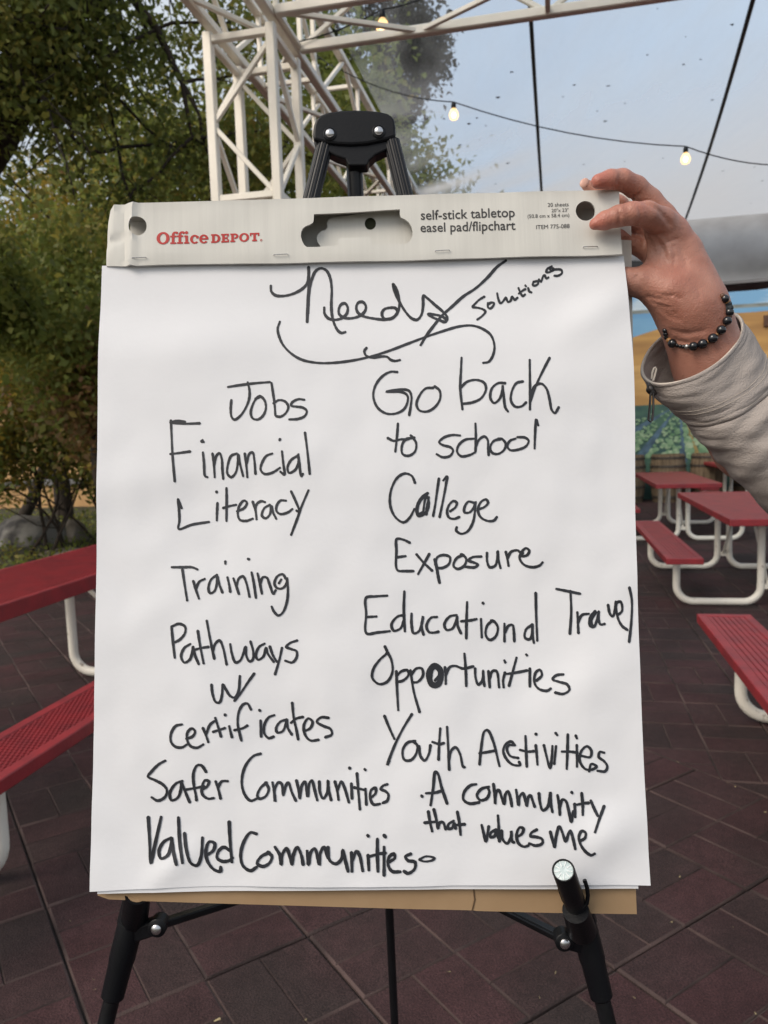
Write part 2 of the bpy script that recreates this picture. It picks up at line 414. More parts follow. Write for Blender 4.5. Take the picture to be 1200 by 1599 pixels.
P = crown_points(ends, 26000, .15, r_); P = keep_zone(2.6)(P, r_); P = P[P[:, 2] < 5.7]
link('crown', leaf_mesh('crown', P, .060, seed=31), LM['dark'], t)

T_ = []
T_.append(tree('tall green tree whose crown rises behind the aluminium truss column', 'leafy_tree', base_at(430, 10.8), (0, .05, 1), 2.3, .15, 4, 'green', 26000, .085, .22, 5, .6, .16, thin=keep_zone(1.0)))
T_.append(tree('tree with drooping green leaves left of the truss column', 'leafy_tree', base_at(235, 9.6), (.05, 0, 1), 1.7, .12, 4, 'green', 22000, .078, .19, 8, .65, .08, thin=keep_zone(.6)))
T_.append(tree('reddish brown tree low behind the left end of the cardboard header', 'leafy_tree', base_at(300, 8.9), (0, 0, 1), 1.35, .06, 4, 'brown', 16000, .068, .16, 15, .6, .05, thin=keep_zone(.5)))
T_.append(tree('yellowing tree at the left edge seen under the leaning trunk', 'leafy_tree', base_at(30, 12.5), (.05, 0, 1), 2.0, .11, 4, 'yellow', 15000, .090, .24, 21, .6, .10, thin=keep_zone(2.3)))
T_.append(tree('slender multi-stemmed green sapling rising behind the dark boulder', 'sapling_tree', base_at(78, 10.2), (0, 0, 1), 1.3, .032, 3, 'green', 6500, .074, .20, 27, .55, .08, stems=6, thin=keep_zone(.75)))
T_.append(tree('slender sapling with thin stems at the far left edge of the bed', 'sapling_tree', base_at(-70, 9.6), (.05, 0, 1), 1.3, .032, 3, 'yellow', 6500, .074, .20, 33, .55, .08, stems=5, thin=keep_zone(.7)))
T_.append(tree('loose sapling close behind the left edge of the paper', 'sapling_tree', base_at(165, 11.2), (0, 0, 1), 1.4, .03, 3, 'yellow', 5000, .074, .20, 37, .55, .08, stems=5, thin=keep_zone(.9)))
T_.append(tree('far green tree filling the gap behind the truss', 'leafy_tree', base_at(330, 17.5), (0, 0, 1), 3.0, .16, 4, 'green', 15000, .13, .45, 41, .62, .12, thin=keep_zone(.8)))
T_.append(tree('far yellow-green tree behind the yellowing tree at left', 'leafy_tree', base_at(90, 18.5), (0, 0, 1), 3.2, .17, 4, 'yellow', 9000, .13, .5, 45, .62, .12, thin=keep_zone(3.6)))
T_.append(tree('far bushy tree beyond the left end of the low wall', 'leafy_tree', base_at(-110, 17), (0, 0, 1), 3.0, .16, 4, 'green', 5000, .13, .5, 49, .62, .12, thin=keep_zone(3.2)))

r_ = np.random.default_rng(57); b0 = base_at(560, 13.0); c0 = at(600, 62, 13.0)
t = thing('leafy_tree', 'tall tree behind the shade cloth, its silhouette shade put into the leaf colour', 'tree', b0, 0, 'trees beside the paving')
mb = MB(); mid = (b0+c0)/2+np.array([.15, 0, .8]); mb.tube([b0-np.array([0, 0, .1]), (b0+mid)/2+np.array([-.1, 0, 0]), mid, c0], [.17, .14, .11, .06], 10)
ends = []
for k in range(34):
    d = r_.normal(size=3); d /= np.linalg.norm(d); q = c0 + (CR*d[0]*1.0 + np.array([0, d[1]*1.2, d[2]*1.25]))*r_.uniform(.55, 1.0)**.5*(1+.25*mnoise.noise(Vector(d*1.7)))
    s_ = c0 + (mid-c0)*r_.uniform(0, .8); m2 = (s_+q)/2+r_.normal(size=3)*.12
    mb.tube([s_, m2, q], [.035, .02, .008], 5); ends += [m2, q, q+r_.normal(size=3)*.12, q+r_.normal(size=3)*.15]
mb.build('trunk', M['trunk'], t, smooth=2)
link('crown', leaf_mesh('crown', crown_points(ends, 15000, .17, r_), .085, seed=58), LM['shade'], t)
T_.append(tree('tall far olive tree filling the sky between the leaning trunk and the truss column', 'leafy_tree', base_at(205, 15.5), (0, 0, 1), 3.5, .18, 4, 'green', 22000, .125, .36, 61, .6, .16, thin=keep_zone(2.5)))
T_.append(tree('tall far yellowing tree right of the leaning trunk', 'leafy_tree', base_at(110, 14.5), (.05, 0, 1), 3.3, .17, 4, 'yellow', 16000, .115, .34, 67, .6, .16, thin=keep_zone(3.0)))

# boulders
def boulder(name, label, c, rad, seed, m_):
    bm = bmesh.new(); bmesh.ops.create_icosphere(bm, subdivisions=4, radius=1)
    for v in bm.verts:
        n_ = v.co.normalized(); k = 1 + .34*mnoise.noise(n_*1.4+Vector((seed, 0, 0))) + +.14*mnoise.noise(n_*3.2+Vector((0, seed, 0)))
        q = n_*k
        for a in ((.7, -.3, .6), (-.5, -.5, .72), (.15, -.9, .45), (-.8, -.4, .2), (.85, -.5, .05), (.2, -.3, .95)):
            a = Vector(a).normalized(); dd = q.dot(a)-.70
            if dd > 0: q -= a*dd*.85
        v.co = Vector((q.x*rad[0], q.y*rad[1], max(q.z, -.35)*rad[2]))
    me = bpy.data.meshes.new(name); bm.to_mesh(me); bm.free()
    o = link(name, me, m_, None, 2); o.location = c; return tag(o, label, 'rock', 'rocks in the planting bed')
g = S(-7.15, 9.75); boulder('boulder', 'big dark grey boulder behind the left red table', (g[0]-.22, g[1], .17), (.58, .40, .38), 2.0, M['rock'])
g = ground(116, 852); boulder('boulder', 'small tan rock right of the dark boulder', (g[0], g[1], .15), (.18, .2, .26), 5.0, M['rock_tan'])
g = ground(150, 868); boulder('boulder', 'flat pale stone in front of the small tan rock', (g[0]-.35, g[1]-.15, .04), (.42, .16, .10), 8.0, M['rock_tan'])
# ground cover leaves in the bed
n = 9000; xs = nrg.uniform(-12, -5.7, n); ys = nrg.uniform(7, 14, n)
P = np.outer(xs, SX)+np.outer(ys, SY); P[:, 2] = .08 + nrg.uniform(0, .14, n)*(nrg.uniform(0, 1, n) < .5)
o = link('ground_cover', leaf_mesh('ground_cover', P, .06, seed=90, up=1.2), LM['green']); o['kind'] = 'stuff'; tag(o, 'low ground cover and fallen leaves around the boulders', 'ground cover')

# low wall, lit building and the blue sign beyond the bed
M['tan'] = mat('tan_wall', (.66, .42, .20), .85, base2=(.56, .34, .16), vscale=2, bump=.2, bscale=30)
M['coping'] = mat('grey_coping', (.20, .20, .21), .8, var=.15, vscale=5)
t = thing('low_wall', 'low tan garden wall with a grey coping behind the saplings', 'wall', S(-12, 15.4), 0)
mb = MB(); mb.box(-20, -5, 15.25, 15.5, -.03, .58, S); mb.build('wall', M['tan'], t)
mb = MB(); mb.box(-20, -5, 15.18, 15.57, .583, .70, S); mb.build('coping', M['coping'], t, bevel=.01)
t = thing('building', 'tan building lit warm far behind the saplings at left', 'building', S(-17, 24), 0)
mb = MB(); mb.box(-24, -9.5, 23.8, 30, -.03, 2.9, S); mb.build('wall', M['tan'], t)
mb = MB(); mb.box(-24.3, -9.2, 23.5, 30.3, 2.9, 3.1, S); mb.build('roof', M['coping'], t)
for k in range(5):
    x = -21.5+k*2.4; mb = MB(); mb.box(x, x+1.1, 23.76, 23.797, .9, 2.2, S); mb.build('window', mat('dark_pane', (.02, .025, .03), .15), t)
c = at(137, 528, 21); sg = c@SX; sy_ = c@SY
t = thing('sign_board', 'blue and yellow sign board on a post glimpsed through the sapling', 'sign', (c[0], c[1], 0), 0)
def sgn(x, y, z): return S(sg+x, sy_+y, c[2]+z)
mb = MB(); mb.box(-.40, .45, -.03, .03, -.05, .36, sgn); mb.build('panel', mat('blue_paint', (.02, .07, .35), .5), t)
mb = MB(); mb.box(-.40, .45, -.04, .02, -.17, -.053, sgn); mb.build('band', mat('yellow_paint', (.6, .36, .03), .5), t)
mb = MB(); mb.box(-.40, .45, -.035, .02, -.44, -.173, sgn); mb.build('lower_panel', mat('teal_paint', (.03, .12, .16), .5), t)
mb = MB(); mb.bar(sgn(0, .08, -c[2]), sgn(0, .08, .36), .1); mb.build('post', M['coping'], t)
# ================================================================== truss frame
XL, XR, YF, YB, ZL, ZU = -1.51, -1.205, 3.51, 3.86, 3.405, 3.785
TW = .044
def zig(mb, fa, fb, a0, a1, step, wd=.026, flip=0):
    """diagonals between two parallel chords; fa(s), fb(s) give points on each chord"""
    n = max(1, round((a1-a0)/step)); h = (a1-a0)/n
    for k in range(n):
        s0, s1 = a0+k*h, a0+(k+1)*h
        if (k+flip) % 2 == 0: mb.append((fa(s0), fb(s1)))
        else: mb.append((fb(s0), fa(s1)))
def bars(name, segs, wd, parent, m_='alu'):
    for p, q in segs:
        mb = MB(); mb.bar(p, q, wd); mb.build(name, M[m_], parent)
t = thing('truss_column', 'square aluminium truss column standing behind the left end of the easel pad header', 'truss', S((XL+XR)/2, (YF+YB)/2), 0)
cz = ZL-.05
corn = [(XL, YF), (XR, YF), (XR, YB), (XL, YB)]
bars('chord', [(S(x, y, .02), S(x, y, cz)) for x, y in corn], TW, t)
seg = []
for i in range(4):
    (xa, ya), (xb, yb) = corn[i], corn[(i+1) % 4]
    zig(seg, lambda s: S(xa, ya, s), lambda s: S(xb, yb, s), cz-.06-9*.345, cz-.06, .345, flip=i % 2)
bars('brace', seg, .022, t)
seg = []
for i in range(4):
    (xa, ya), (xb, yb) = corn[i], corn[(i+1) % 4]
    for z in (.12, 1.2, 1.9, 2.615, cz-.03): seg.append((S(xa, ya, z), S(xb, yb, z)))
bars('cross_bar', seg, .032, t)
mb = MB(); mb.box(XL-.12, XR+.12, YF-.12, YB+.12, 0.0, .02, S); mb.build('base_plate', M['alu'], t, bevel=.003)

def box_truss(label, along, a0, a1, b0, b1, step, chordname='chord'):
    f = (lambda a, b, z: S(a, b, z)) if along == 'x' else (lambda a, b, z: S(b, a, z))
    t = thing('truss_beam', label, 'truss', f((a0+a1)/2, (b0+b1)/2, ZL), 0)
    bars('chord', [(f(a0, b, z), f(a1, b, z)) for b in (b0, b1) for z in (ZL, ZU)], TW, t)
    seg = []
    zig(seg, lambda s: f(s, b0, ZL), lambda s: f(s, b1, ZL), a0, a1, step)
    zig(seg, lambda s: f(s, b0, ZU), lambda s: f(s, b0, ZL), a0, a1, step)
    zig(seg, lambda s: f(s, b1, ZU), lambda s: f(s, b1, ZL), a0, a1, step, flip=1)
    bars('brace', seg, .022, t)
    seg = []
    n = round((a1-a0)/step/2)
    for k in range(n+1):
        s = a0+(a1-a0)*k/n
        seg += [(f(s, b0, ZL), f(s, b0, ZU)), (f(s, b1, ZL), f(s, b1, ZU)), (f(s, b0, ZL), f(s, b1, ZL)), (f(s, b0, ZU), f(s, b1, ZU))]
    bars('cross_bar', seg, .024, t)
    return t
box_truss('aluminium box truss running across the top of the photo in front of the canopy', 'x', XR+.03, 7.2, YF, YB, .62)
tr = box_truss('aluminium box truss running back from the column along the left edge of the canopy', 'y', 1.2, 13.2, XL, XR, .52)
# second column far back carries the side truss
t = thing('truss_column', 'distant truss column at the back end of the left side truss, hidden behind the easel', 'truss', S((XL+XR)/2, 12.9), 0)
bars('chord', [(S(x, y, .02), S(x, y, ZL-.03)) for x in (XL, XR) for y in (12.75, 13.05)], TW, t)

# ================================================================== canopy
m_ = bpy.data.materials.new('shade_fabric'); m_.use_nodes = True; nt = m_.node_tree; L = nt.links.new
b = nt.nodes['Principled BSDF']; b.inputs['Roughness'].default_value = .8; b.inputs['Specular IOR Level'].default_value = .2
tc = nt.nodes.new('ShaderNodeTexCoord')
nz = nt.nodes.new('ShaderNodeTexNoise'); nz.inputs['Scale'].default_value = 1.3; nz.inputs['Detail'].default_value = 6; L(tc.outputs['Object'], nz.inputs['Vector'])
cr = nt.nodes.new('ShaderNodeValToRGB'); cr.color_ramp.elements[0].color = (.60, .60, .59, 1); cr.color_ramp.elements[1].color = (.74, .74, .74, 1)
cr.color_ramp.elements[0].position = .3; cr.color_ramp.elements[1].position = .65
L(nz.outputs['Fac'], cr.inputs[0]); L(cr.outputs[0], b.inputs['Base Color'])
tl = nt.nodes.new('ShaderNodeBsdfTranslucent'); tl.inputs[0].default_value = (.62, .625, .63, 1)
tp = nt.nodes.new('ShaderNodeBsdfTransparent'); tp.inputs[0].default_value = (.84, .92, 1, 1)
x1 = nt.nodes.new('ShaderNodeMixShader'); x1.inputs[0].default_value = .72; L(b.outputs[0], x1.inputs[1]); L(tl.outputs[0], x1.inputs[2])
lw = nt.nodes.new('ShaderNodeLayerWeight'); lw.inputs[0].default_value = .5
mrr = nt.nodes.new('ShaderNodeMapRange'); mrr.inputs[1].default_value = .57; mrr.inputs[2].default_value = .79; mrr.inputs[3].default_value = .95; mrr.inputs[4].default_value = .12; L(lw.outputs['Facing'], mrr.inputs[0])
x2 = nt.nodes.new('ShaderNodeMixShader'); 
dz = nt.nodes.new('ShaderNodeTexNoise'); dz.inputs['Scale'].default_value = 2.4; dz.inputs['Detail'].default_value = 9; mpd = nt.nodes.new('ShaderNodeMapping'); mpd.inputs['Rotation'].default_value = (0, 0, YAW); mpd.inputs['Scale'].default_value = (2.2, .55, 1); L(tc.outputs['Object'], mpd.inputs[0]); L(mpd.outputs[0], dz.inputs['Vector'])
mdz = nt.nodes.new('ShaderNodeMapRange'); mdz.inputs[1].default_value = .35; mdz.inputs[2].default_value = .65; mdz.inputs[3].default_value = .86; mdz.inputs[4].default_value = 1.0; L(dz.outputs['Fac'], mdz.inputs[0])
mul = nt.nodes.new('ShaderNodeMath'); mul.operation = 'MULTIPLY'; L(mrr.outputs[0], mul.inputs[0]); L(mdz.outputs[0], mul.inputs[1]); L(mul.outputs[0], x2.inputs[0]);   # an open weave: less see-through at a slant
L(x1.outputs[0], x2.inputs[1]); L(tp.outputs[0], x2.inputs[2])
L(x2.outputs[0], nt.nodes['Material Output'].inputs[0]); M['fabric'] = m_
m_ = bpy.data.materials.new('hanging_fabric'); m_.use_nodes = True; nt = m_.node_tree; b = nt.nodes['Principled BSDF']; b.inputs['Roughness'].default_value = .9
tc = nt.nodes.new('ShaderNodeTexCoord'); nz = nt.nodes.new('ShaderNodeTexNoise'); nz.inputs['Scale'].default_value = 2.5; nz.inputs['Detail'].default_value = 9; nt.links.new(tc.outputs['Object'], nz.inputs['Vector'])
cr = nt.nodes.new('ShaderNodeValToRGB'); cr.color_ramp.elements[0].position = .35; cr.color_ramp.elements[1].position = .62; cr.color_ramp.elements[0].color = (.56, .555, .545, 1); cr.color_ramp.elements[1].color = (.70, .70, .69, 1); nt.links.new(nz.outputs['Fac'], cr.inputs[0]); nt.links.new(cr.outputs[0], b.inputs['Base Color'])
tl = nt.nodes.new('ShaderNodeBsdfTranslucent'); tl.inputs[0].default_value = (.70, .71, .72, 1); x1 = nt.nodes.new('ShaderNodeMixShader'); x1.inputs[0].default_value = .5; nt.links.new(cr.outputs[0], tl.inputs[0])
nt.links.new(b.outputs[0], x1.inputs[1]); nt.links.new(tl.outputs[0], x1.inputs[2]); nt.links.new(x1.outputs[0], nt.nodes['Material Output'].inputs[0]); M['fabric_dark'] = m_
M['shade_roll'] = mat('added_shade_roll', (.10, .10, .10), .9, var=.3, vscale=5)
cx0, cx1, cy0, cy1 = XR+.06, 8.0, 3.3, 9.75
def canopy_z(x, y):
    u = (x-cx0)/(cx1-cx0); v = (y-cy0)/(cy1-cy0)
    z = ZU+.04 - .14*math.sin(math.pi*min(max(v, 0), 1)) * (math.sin(math.pi*min(1, max(0, u*3)))*.5+.5) * .8
    z += .016*math.sin(x*1.1*math.pi)*math.sin(math.pi*v)
    e = math.exp(-((x-cx0)/.95)**2)*max(0, (v-.38)/.62)
    z -= e*(.30 + .055*math.sin(y*5.2+x*3.0) + .03*math.sin(y*11+x*7+1))
    return z
t = thing('shade_canopy', 'pale translucent shade cloth stretched over the dining area between the trusses', 'canopy', S(3.4, 6.5, ZU), 0)
mb = MB(); nx, ny = 110, 90
for j in range(ny):
    for i in range(nx):
        x = cx0+(cx1-cx0)*(i/(nx-1))**1.25; y = cy0+(cy1-cy0)*j/(ny-1); mb.v.append(tuple(S(x, y, canopy_z(x, y))))
for j in range(ny-1):
    for i in range(nx-1): mb.f.append((j*nx+i, j*nx+i+1, (j+1)*nx+i+1, (j+1)*nx+i))
mb.build('cloth', M['fabric'], t, smooth=2)
mb = MB(); prof = [(9.75, 3.80), (9.88, 3.785), (10.0, 3.755), (10.12, 3.70), (10.22, 3.62), (10.29, 3.53), (10.33, 3.43), (10.345, 3.34), (10.33, 3.25), (10.28, 3.18), (10.21, 3.165), (10.16, 3.19)]
nx = 60
for j, (y, z) in enumerate(prof):
    for i in range(nx):
        x = cx0+(cx1+.5-cx0)*i/(nx-1); k = min(j, 6)/6
        mb.v.append(tuple(S(x, y+.05*k*math.sin(x*2.1)+.03*k*mnoise.noise(Vector((x*1.5, j*.35, 2))), z + (canopy_z(x, 9.75)-3.80)*(1-k) + .03*k*math.sin(x*1.3+j*.2))))
for j in range(len(prof)-1):
    for i in range(nx-1): mb.f.append((j*nx+i, j*nx+i+1, (j+1)*nx+i+1, (j+1)*nx+i))
mb.build('rear_flap', M['fabric_dark'], t, smooth=2)
mb = MB(); mb.tube([S(cx0+.1+k*.4, 10.60+.03*math.sin(k), 3.40+.015*math.sin(k*1.3)) for k in range(23)], .275, 18); mb.build('added_shade_roll', M['shade_roll'], t, smooth=True)  # unseen roll added behind the flap to block back light from its lower part
def on_canopy(px, py):
    P = ground(px, py, 3.74)
    for _ in range(4): P = ground(px, py, canopy_z(P@SX, P@SY)-.02)
    return P
def strap(pa, pb, label):
    A_, B_ = on_canopy(*pa), on_canopy(*pb); pts = []
    for k in range(25):
        q = A_+(B_-A_)*(k/24*1.12-.02); x, y = q@SX, q@SY
        if y > 9.8: break
        pts.append(S(x, y, canopy_z(x, y)-.016))
    mb = MB(); mb.tube(pts, .013, 8); tag(mb.build('canopy_strap', M['black'], smooth=True), label, 'strap', 'black straps under the canopy')
strap((824, -60), (846, 300), 'black strap under the canopy that meets the top of the header, the more upright one')
strap((1196, -70), (1068, 352), 'slanting black strap under the canopy that ends above the raised hand')
mb = MB()
lit = [(707,22),(1028,18),(1071,62),(1092,97),(1069,105),(801,117),(951,138),(895,137),(1111,160),(934,177),(946,193),(977,165),(869,206),(760,200),(794,258),(912,260),(747,188),(693,189),(1130,270),(1190,285),(1154,305),(1173,320),(1180,264),(1035,250),(975,255),(775,290),(733,197),(717,230),(748,222),(776,156),(853,32),(1145,43),(880,155),(1010,90)]
for px, py in lit:
    P = on_canopy(px+rng.uniform(-2, 2), py); x, y = P@SX, P@SY; s = rng.uniform(.006, .019); a = rng.uniform(0, 6)
    q = [(s*math.cos(a+k*math.pi/2.5)*rng.uniform(.5, 1.2), s*math.sin(a+k*math.pi/2.5)*rng.uniform(.4, 1.1)) for k in range(5)]
    mb.add([S(x+u, y+v, canopy_z(x+u, y+v)-.004) for u, v in q], [(0, 1, 2, 3, 4)])
o = mb.build('fallen_leaves', mat('dry_leaf', (.05, .038, .025), .9, var=.3, vscale=6)); o['kind'] = 'stuff'; tag(o, 'dry leaves and specks lying on the shade cloth', 'leaves')

# ================================================================== string lights
def em(name, c, s):
    m_ = bpy.data.materials.new(name); m_.use_nodes = True; b = m_.node_tree.nodes['Principled BSDF']
    b.inputs['Base Color'].default_value = (.8, .6, .35, 1); b.inputs['Emission Color'].default_value = (*c, 1); b.inputs['Emission Strength'].default_value = s; b.inputs['Roughness'].default_value = .15
    return m_
M['bulb'] = em('lit_bulb', (1.0, .58, .22), 1.6)
M['filament'] = em('glowing_core', (1.0, .80, .48), 5)
nt = M['bulb'].node_tree; tp_ = nt.nodes.new('ShaderNodeBsdfTransparent'); mx_ = nt.nodes.new('ShaderNodeMixShader'); mx_.inputs[0].default_value = .5
nt.links.new(nt.nodes['Principled BSDF'].outputs[0], mx_.inputs[1]); nt.links.new(tp_.outputs[0], mx_.inputs[2]); nt.links.new(mx_.outputs[0], nt.nodes['Material Output'].inputs[0])
def bulb(px, py, d, r, label):
    c = at(px, py, d)
    t = thing('light_bulb', label, 'light bulb', c, 0, 'bulbs of the string lights')
    prof = [(.001, -1.25), (.35, -1.22), (.72, -1.02), (.95, -.62), (1.0, -.2), (.92, .22), (.70, .62), (.48, .95), (.42, 1.15)]
    mb = MB(); mb.lathe([(a*r, z*r) for a, z in prof], lambda x, y, z: c+np.array([x, y, z]), 16); gl = mb.build('globe', M['bulb'], t, smooth=True)
    mb = MB(); mb.sphere(c-np.array([0, 0, .25*r]), (.5*r, .5*r, .6*r), 12, 8); mb.build('glowing_core', M['filament'], gl, smooth=2)
    mb = MB(); mb.lathe([(.44*r, 1.1*r), (.50*r, 1.2*r), (.50*r, 2.0*r), (.30*r, 2.3*r), (.12*r, 2.45*r)], lambda x, y, z: c+np.array([x, y, z]), 12); mb.build('socket', M['black'], t, smooth=True)
    return c+np.array([0, 0, 2.4*r])
b1 = bulb(598, 41, 3.72, .032, 'lit warm bulb hanging from the truss at the top centre, largest in the picture')
b2 = bulb(709, 178, 4.5, .028, 'lit bulb under the canopy between the easel head and the upright strap')
b3 = bulb(1071, 247, 4.4, .027, 'lit bulb under the canopy above the raised hand, beside the slanting strap')
def cord(pts, label):
    mb = MB(); P = []
    for a, b in zip(pts[:-1], pts[1:]):
        for k in range(8):
            s = k/8; q = a+(b-a)*s; q = q - np.array([0, 0, .05*4*s*(1-s)*min(1, np.linalg.norm(b-a))]); P.append(q)
    P.append(pts[-1]); mb.tube(P, .0034, 6); tag(mb.build('overhead_wire', M['black'], smooth=True), label, 'wire')
cord([at(425, 72, 3.78), b1, at(705, -25, 3.55), at(900, -120, 3.4)], 'thin dark wire along the front truss carrying the top centre bulb')
cord([at(480, 72, 4.9), at(530, 108, 4.8), b2, b3, at(1235, 258, 4.35), at(1500, 262, 4.3)], 'thin dark wire crossing under the canopy with two lit bulbs')

# ================================================================== mural wall and barrels
WY = 16.15
def wp(px, py, off=0): return hit(px, py, S(0, WY-off), SY)
t = thing('mural_wall', 'wall painted with golden hills, blue water and rows of green crops', 'mural', S(3, WY), 0)
M['m_sky'] = mat('painted_sky', (.60, .72, .80), .7, base2=(.20, .42, .66), vscale=1.6, stretch=(.6, .6, 2.2), detail=8, thr=(.42, .6))
M['m_far'] = mat('painted_shore', (.22, .25, .24), .7, var=.2, vscale=4, stretch=(1, 1, 6))
M['m_lake'] = mat('painted_water', (.12, .30, .55), .7, base2=(.22, .45, .66), vscale=1.2, stretch=(.5, .5, 5), thr=(.3, .75))
M['m_hill'] = mat('painted_hill', (.60, .36, .12), .7, base2=(.36, .20, .075), vscale=.9, stretch=(.55, .55, 4.5), detail=9, thr=(.32, .68))
M['m_hill2'] = mat('painted_near_hill', (.66, .42, .16), .7, base2=(.42, .24, .085), vscale=1.1, stretch=(.8, .8, 4.0), detail=9, thr=(.35, .65))
M['m_field'] = mat('painted_field', (.06, .14, .10), .7, base2=(.035, .085, .085), vscale=3, stretch=(1, 1, 2), detail=7)
M['m_furrow'] = mat('painted_furrow', (.07, .13, .19), .7, var=.35, vscale=6)
M['m_path'] = mat('painted_path', (.34, .26, .10), .7, var=.3, vscale=6)
M['m_crop'] = island_mat('painted_crop', [(0, (.09, .20, .11)), (.5, (.22, .36, .22)), (1, (.42, .52, .36))], .7, 2, .3)
mb = MB(); mb.box(-3, 11, WY, WY+.2, -.03, 4.3, S); mb.build('wall', M['m_sky'], t)
def layer(name, pts, off, m_): 
    mb = MB(); P = [wp(x, y, off) for x, y in pts]; mb.add(P, [tuple(range(len(P)))]); return mb.build(name, M[m_], t)
def ext(y0): return y0
def zpoly(zs): return zs
layer('painted_shore', [(560, 510), (1000, 484.5), (1240, 470), (1700, 446), (1700, 452), (1240, 476), (1000, 490), (560, 516)], .004, 'm_far')
layer('painted_water', [(560, 516), (1000, 490), (1240, 476), (1700, 452), (1700, 640), (560, 640)], .004, 'm_lake')
layer('painted_hill', [(560, 560), (760, 550), (900, 540), (985, 528), (1030, 513), (1070, 500), (1110, 492), (1150, 489), (1180, 487), (1210, 484), (1260, 484), (1330, 492), (1420, 500), (1550, 485), (1700, 490), (1700, 660), (560, 690)], .008, 'm_hill')
layer('painted_hill', [(560, 615), (800, 600), (985, 572), (1060, 562), (1130, 545), (1170, 552), (1230, 545), (1300, 560), (1400, 552), (1700, 570), (1700, 660), (560, 690)], .012, 'm_hill2')
layer('painted_field', [(560, 668), (985, 634), (1070, 629), (1240, 622), (1700, 606), (1700, 830), (560, 860)], .016, 'm_field')
AP = (1062, 630)
def wedge(xa, xb, yb, off, m_, k0=.02):
    pts = [(AP[0]+(xa-AP[0])*k0, AP[1]+(yb-AP[1])*k0), (AP[0]+(xb-AP[0])*k0, AP[1]+(yb-AP[1])*k0), (xb, yb), (xa, yb)]
    layer('painted_furrow', pts, off, m_)
for xa, xb, m_ in ((985, 1003, 'm_furrow'), (1062, 1074, 'm_furrow'), (1088, 1098, 'm_path'), (1130, 1150, 'm_furrow'), (1185, 1210, 'm_furrow'), (890, 925, 'm_furrow'), (1260, 1290, 'm_furrow')): wedge(xa, xb, 722, .020, m_)
mb = MB()
for xa, xb in ((925, 978), (1004, 1061), (1076, 1087), (1100, 1130), (1152, 1184), (1212, 1258), (1292, 1340), (830, 888)):
    for k in range(110):
        s = .12+.80*rng.random()**.65; f_ = rng.random(); x = AP[0]+(xa+(xb-xa)*f_-AP[0])*s; y = AP[1]+(722-AP[1])*s + rng.uniform(-2, 1)
        P = wp(x, y, .0225+rng.uniform(0, .012)); r0 = .012+.058*s*rng.uniform(.6, 1.2)
        q = [(r0*rng.uniform(.6, 1.1)*math.cos(a), r0*rng.uniform(.5, .95)*math.sin(a)) for a in [6.283*i/7 for i in range(7)]]
        mb.add([P+SX*u+SZ*v for u, v in q], [tuple(range(7))])
mb.build('painted_crop', M['m_crop'], t)
M['sign_brown'] = mat('brown_sign', (.10, .05, .03), .7, var=.2)
c = wp(1198, 501, .05); x0, z0 = c@SX, c[2]
mb = MB(); mb.box(x0-.05, x0+.22, WY-.05, WY-.002, z0-.10, z0+.11, S); tag(mb.build('wall_plaque', M['sign_brown'], bevel=.004), 'small brown plaque on the mural at the right edge of the photo', 'plaque')
M['stave'] = mat('barrel_wood', (.20, .15, .095), .85, base2=(.11, .08, .05), vscale=3, stretch=(8, 8, 1), bump=.4, bscale=12)
M['hoop'] = mat('barrel_hoop', (.075, .065, .055), .6, var=.3, vscale=20, metal=.4)
g = ground(1034, 777); bx = g@SX
t = thing('barrel_planter', 'barrel planter seen between the paper edge and the sleeve', 'planter', (0, 0, 0), 0, 'wooden barrels along the mural', local=True)
prof = [(.27, 0), (.30, .18), (.325, .42), (.33, .55), (.315, .75), (.295, .90), (.275, .90), (.27, .82)]
mb = MB(); nst = 20
for k in range(nst):
    a0, a1 = 2*math.pi*(k+.03)/nst, 2*math.pi*(k+.97)/nst
    vs = []
    for r0, z in prof[:6]: vs += [(r0*math.cos(a0), r0*math.sin(a0), z), (r0*math.cos(a1), r0*math.sin(a1), z), ((r0-.03)*math.cos(a1), (r0-.03)*math.sin(a1), z), ((r0-.03)*math.cos(a0), (r0-.03)*math.sin(a0), z)]
    fs = []
    for j in range(5):
        for e in range(4): fs.append((4*j+e, 4*j+(e+1) % 4, 4*j+4+(e+1) % 4, 4*j+4+e))
    fs += [(3, 2, 1, 0), (20, 21, 22, 23)]; mb.add(vs, fs)
mb.build('staves', M['stave'], t)
for z, r0 in ((.10, .292), (.30, .319), (.68, .325), (.84, .309)):
    mb = MB(); mb.lathe([(r0, z-.022), (r0+.006, z-.022), (r0+.006, z+.022), (r0, z+.022)], lambda x, y, z: (x, y, z), 28); mb.build('hoop', M['hoop'], t)
mb = MB(); mb.lathe([(.262, .70), (.262, .83)], lambda x, y, z: (x, y, z), 20); mb.build('soil', M['soil'], t)
GB = 'wooden barrels along the mural'
lab = {-1: 'barrel planter partly cut off by the right edge of the paper', 1: 'barrel planter under the cuff, just left of the slanting jacket sleeve edge', 2: 'barrel planter mostly hidden behind the jacket sleeve'}
lab[0] = 'full barrel planter seen just right of the paper edge behind the far red table'
t['label'] = lab[0]; t.location = S(bx, 15.5)
for k in (-1, 1, 2): dup(t, S(bx+.735*k, 15.5+.02*k), .3*k, lab[k], GB)

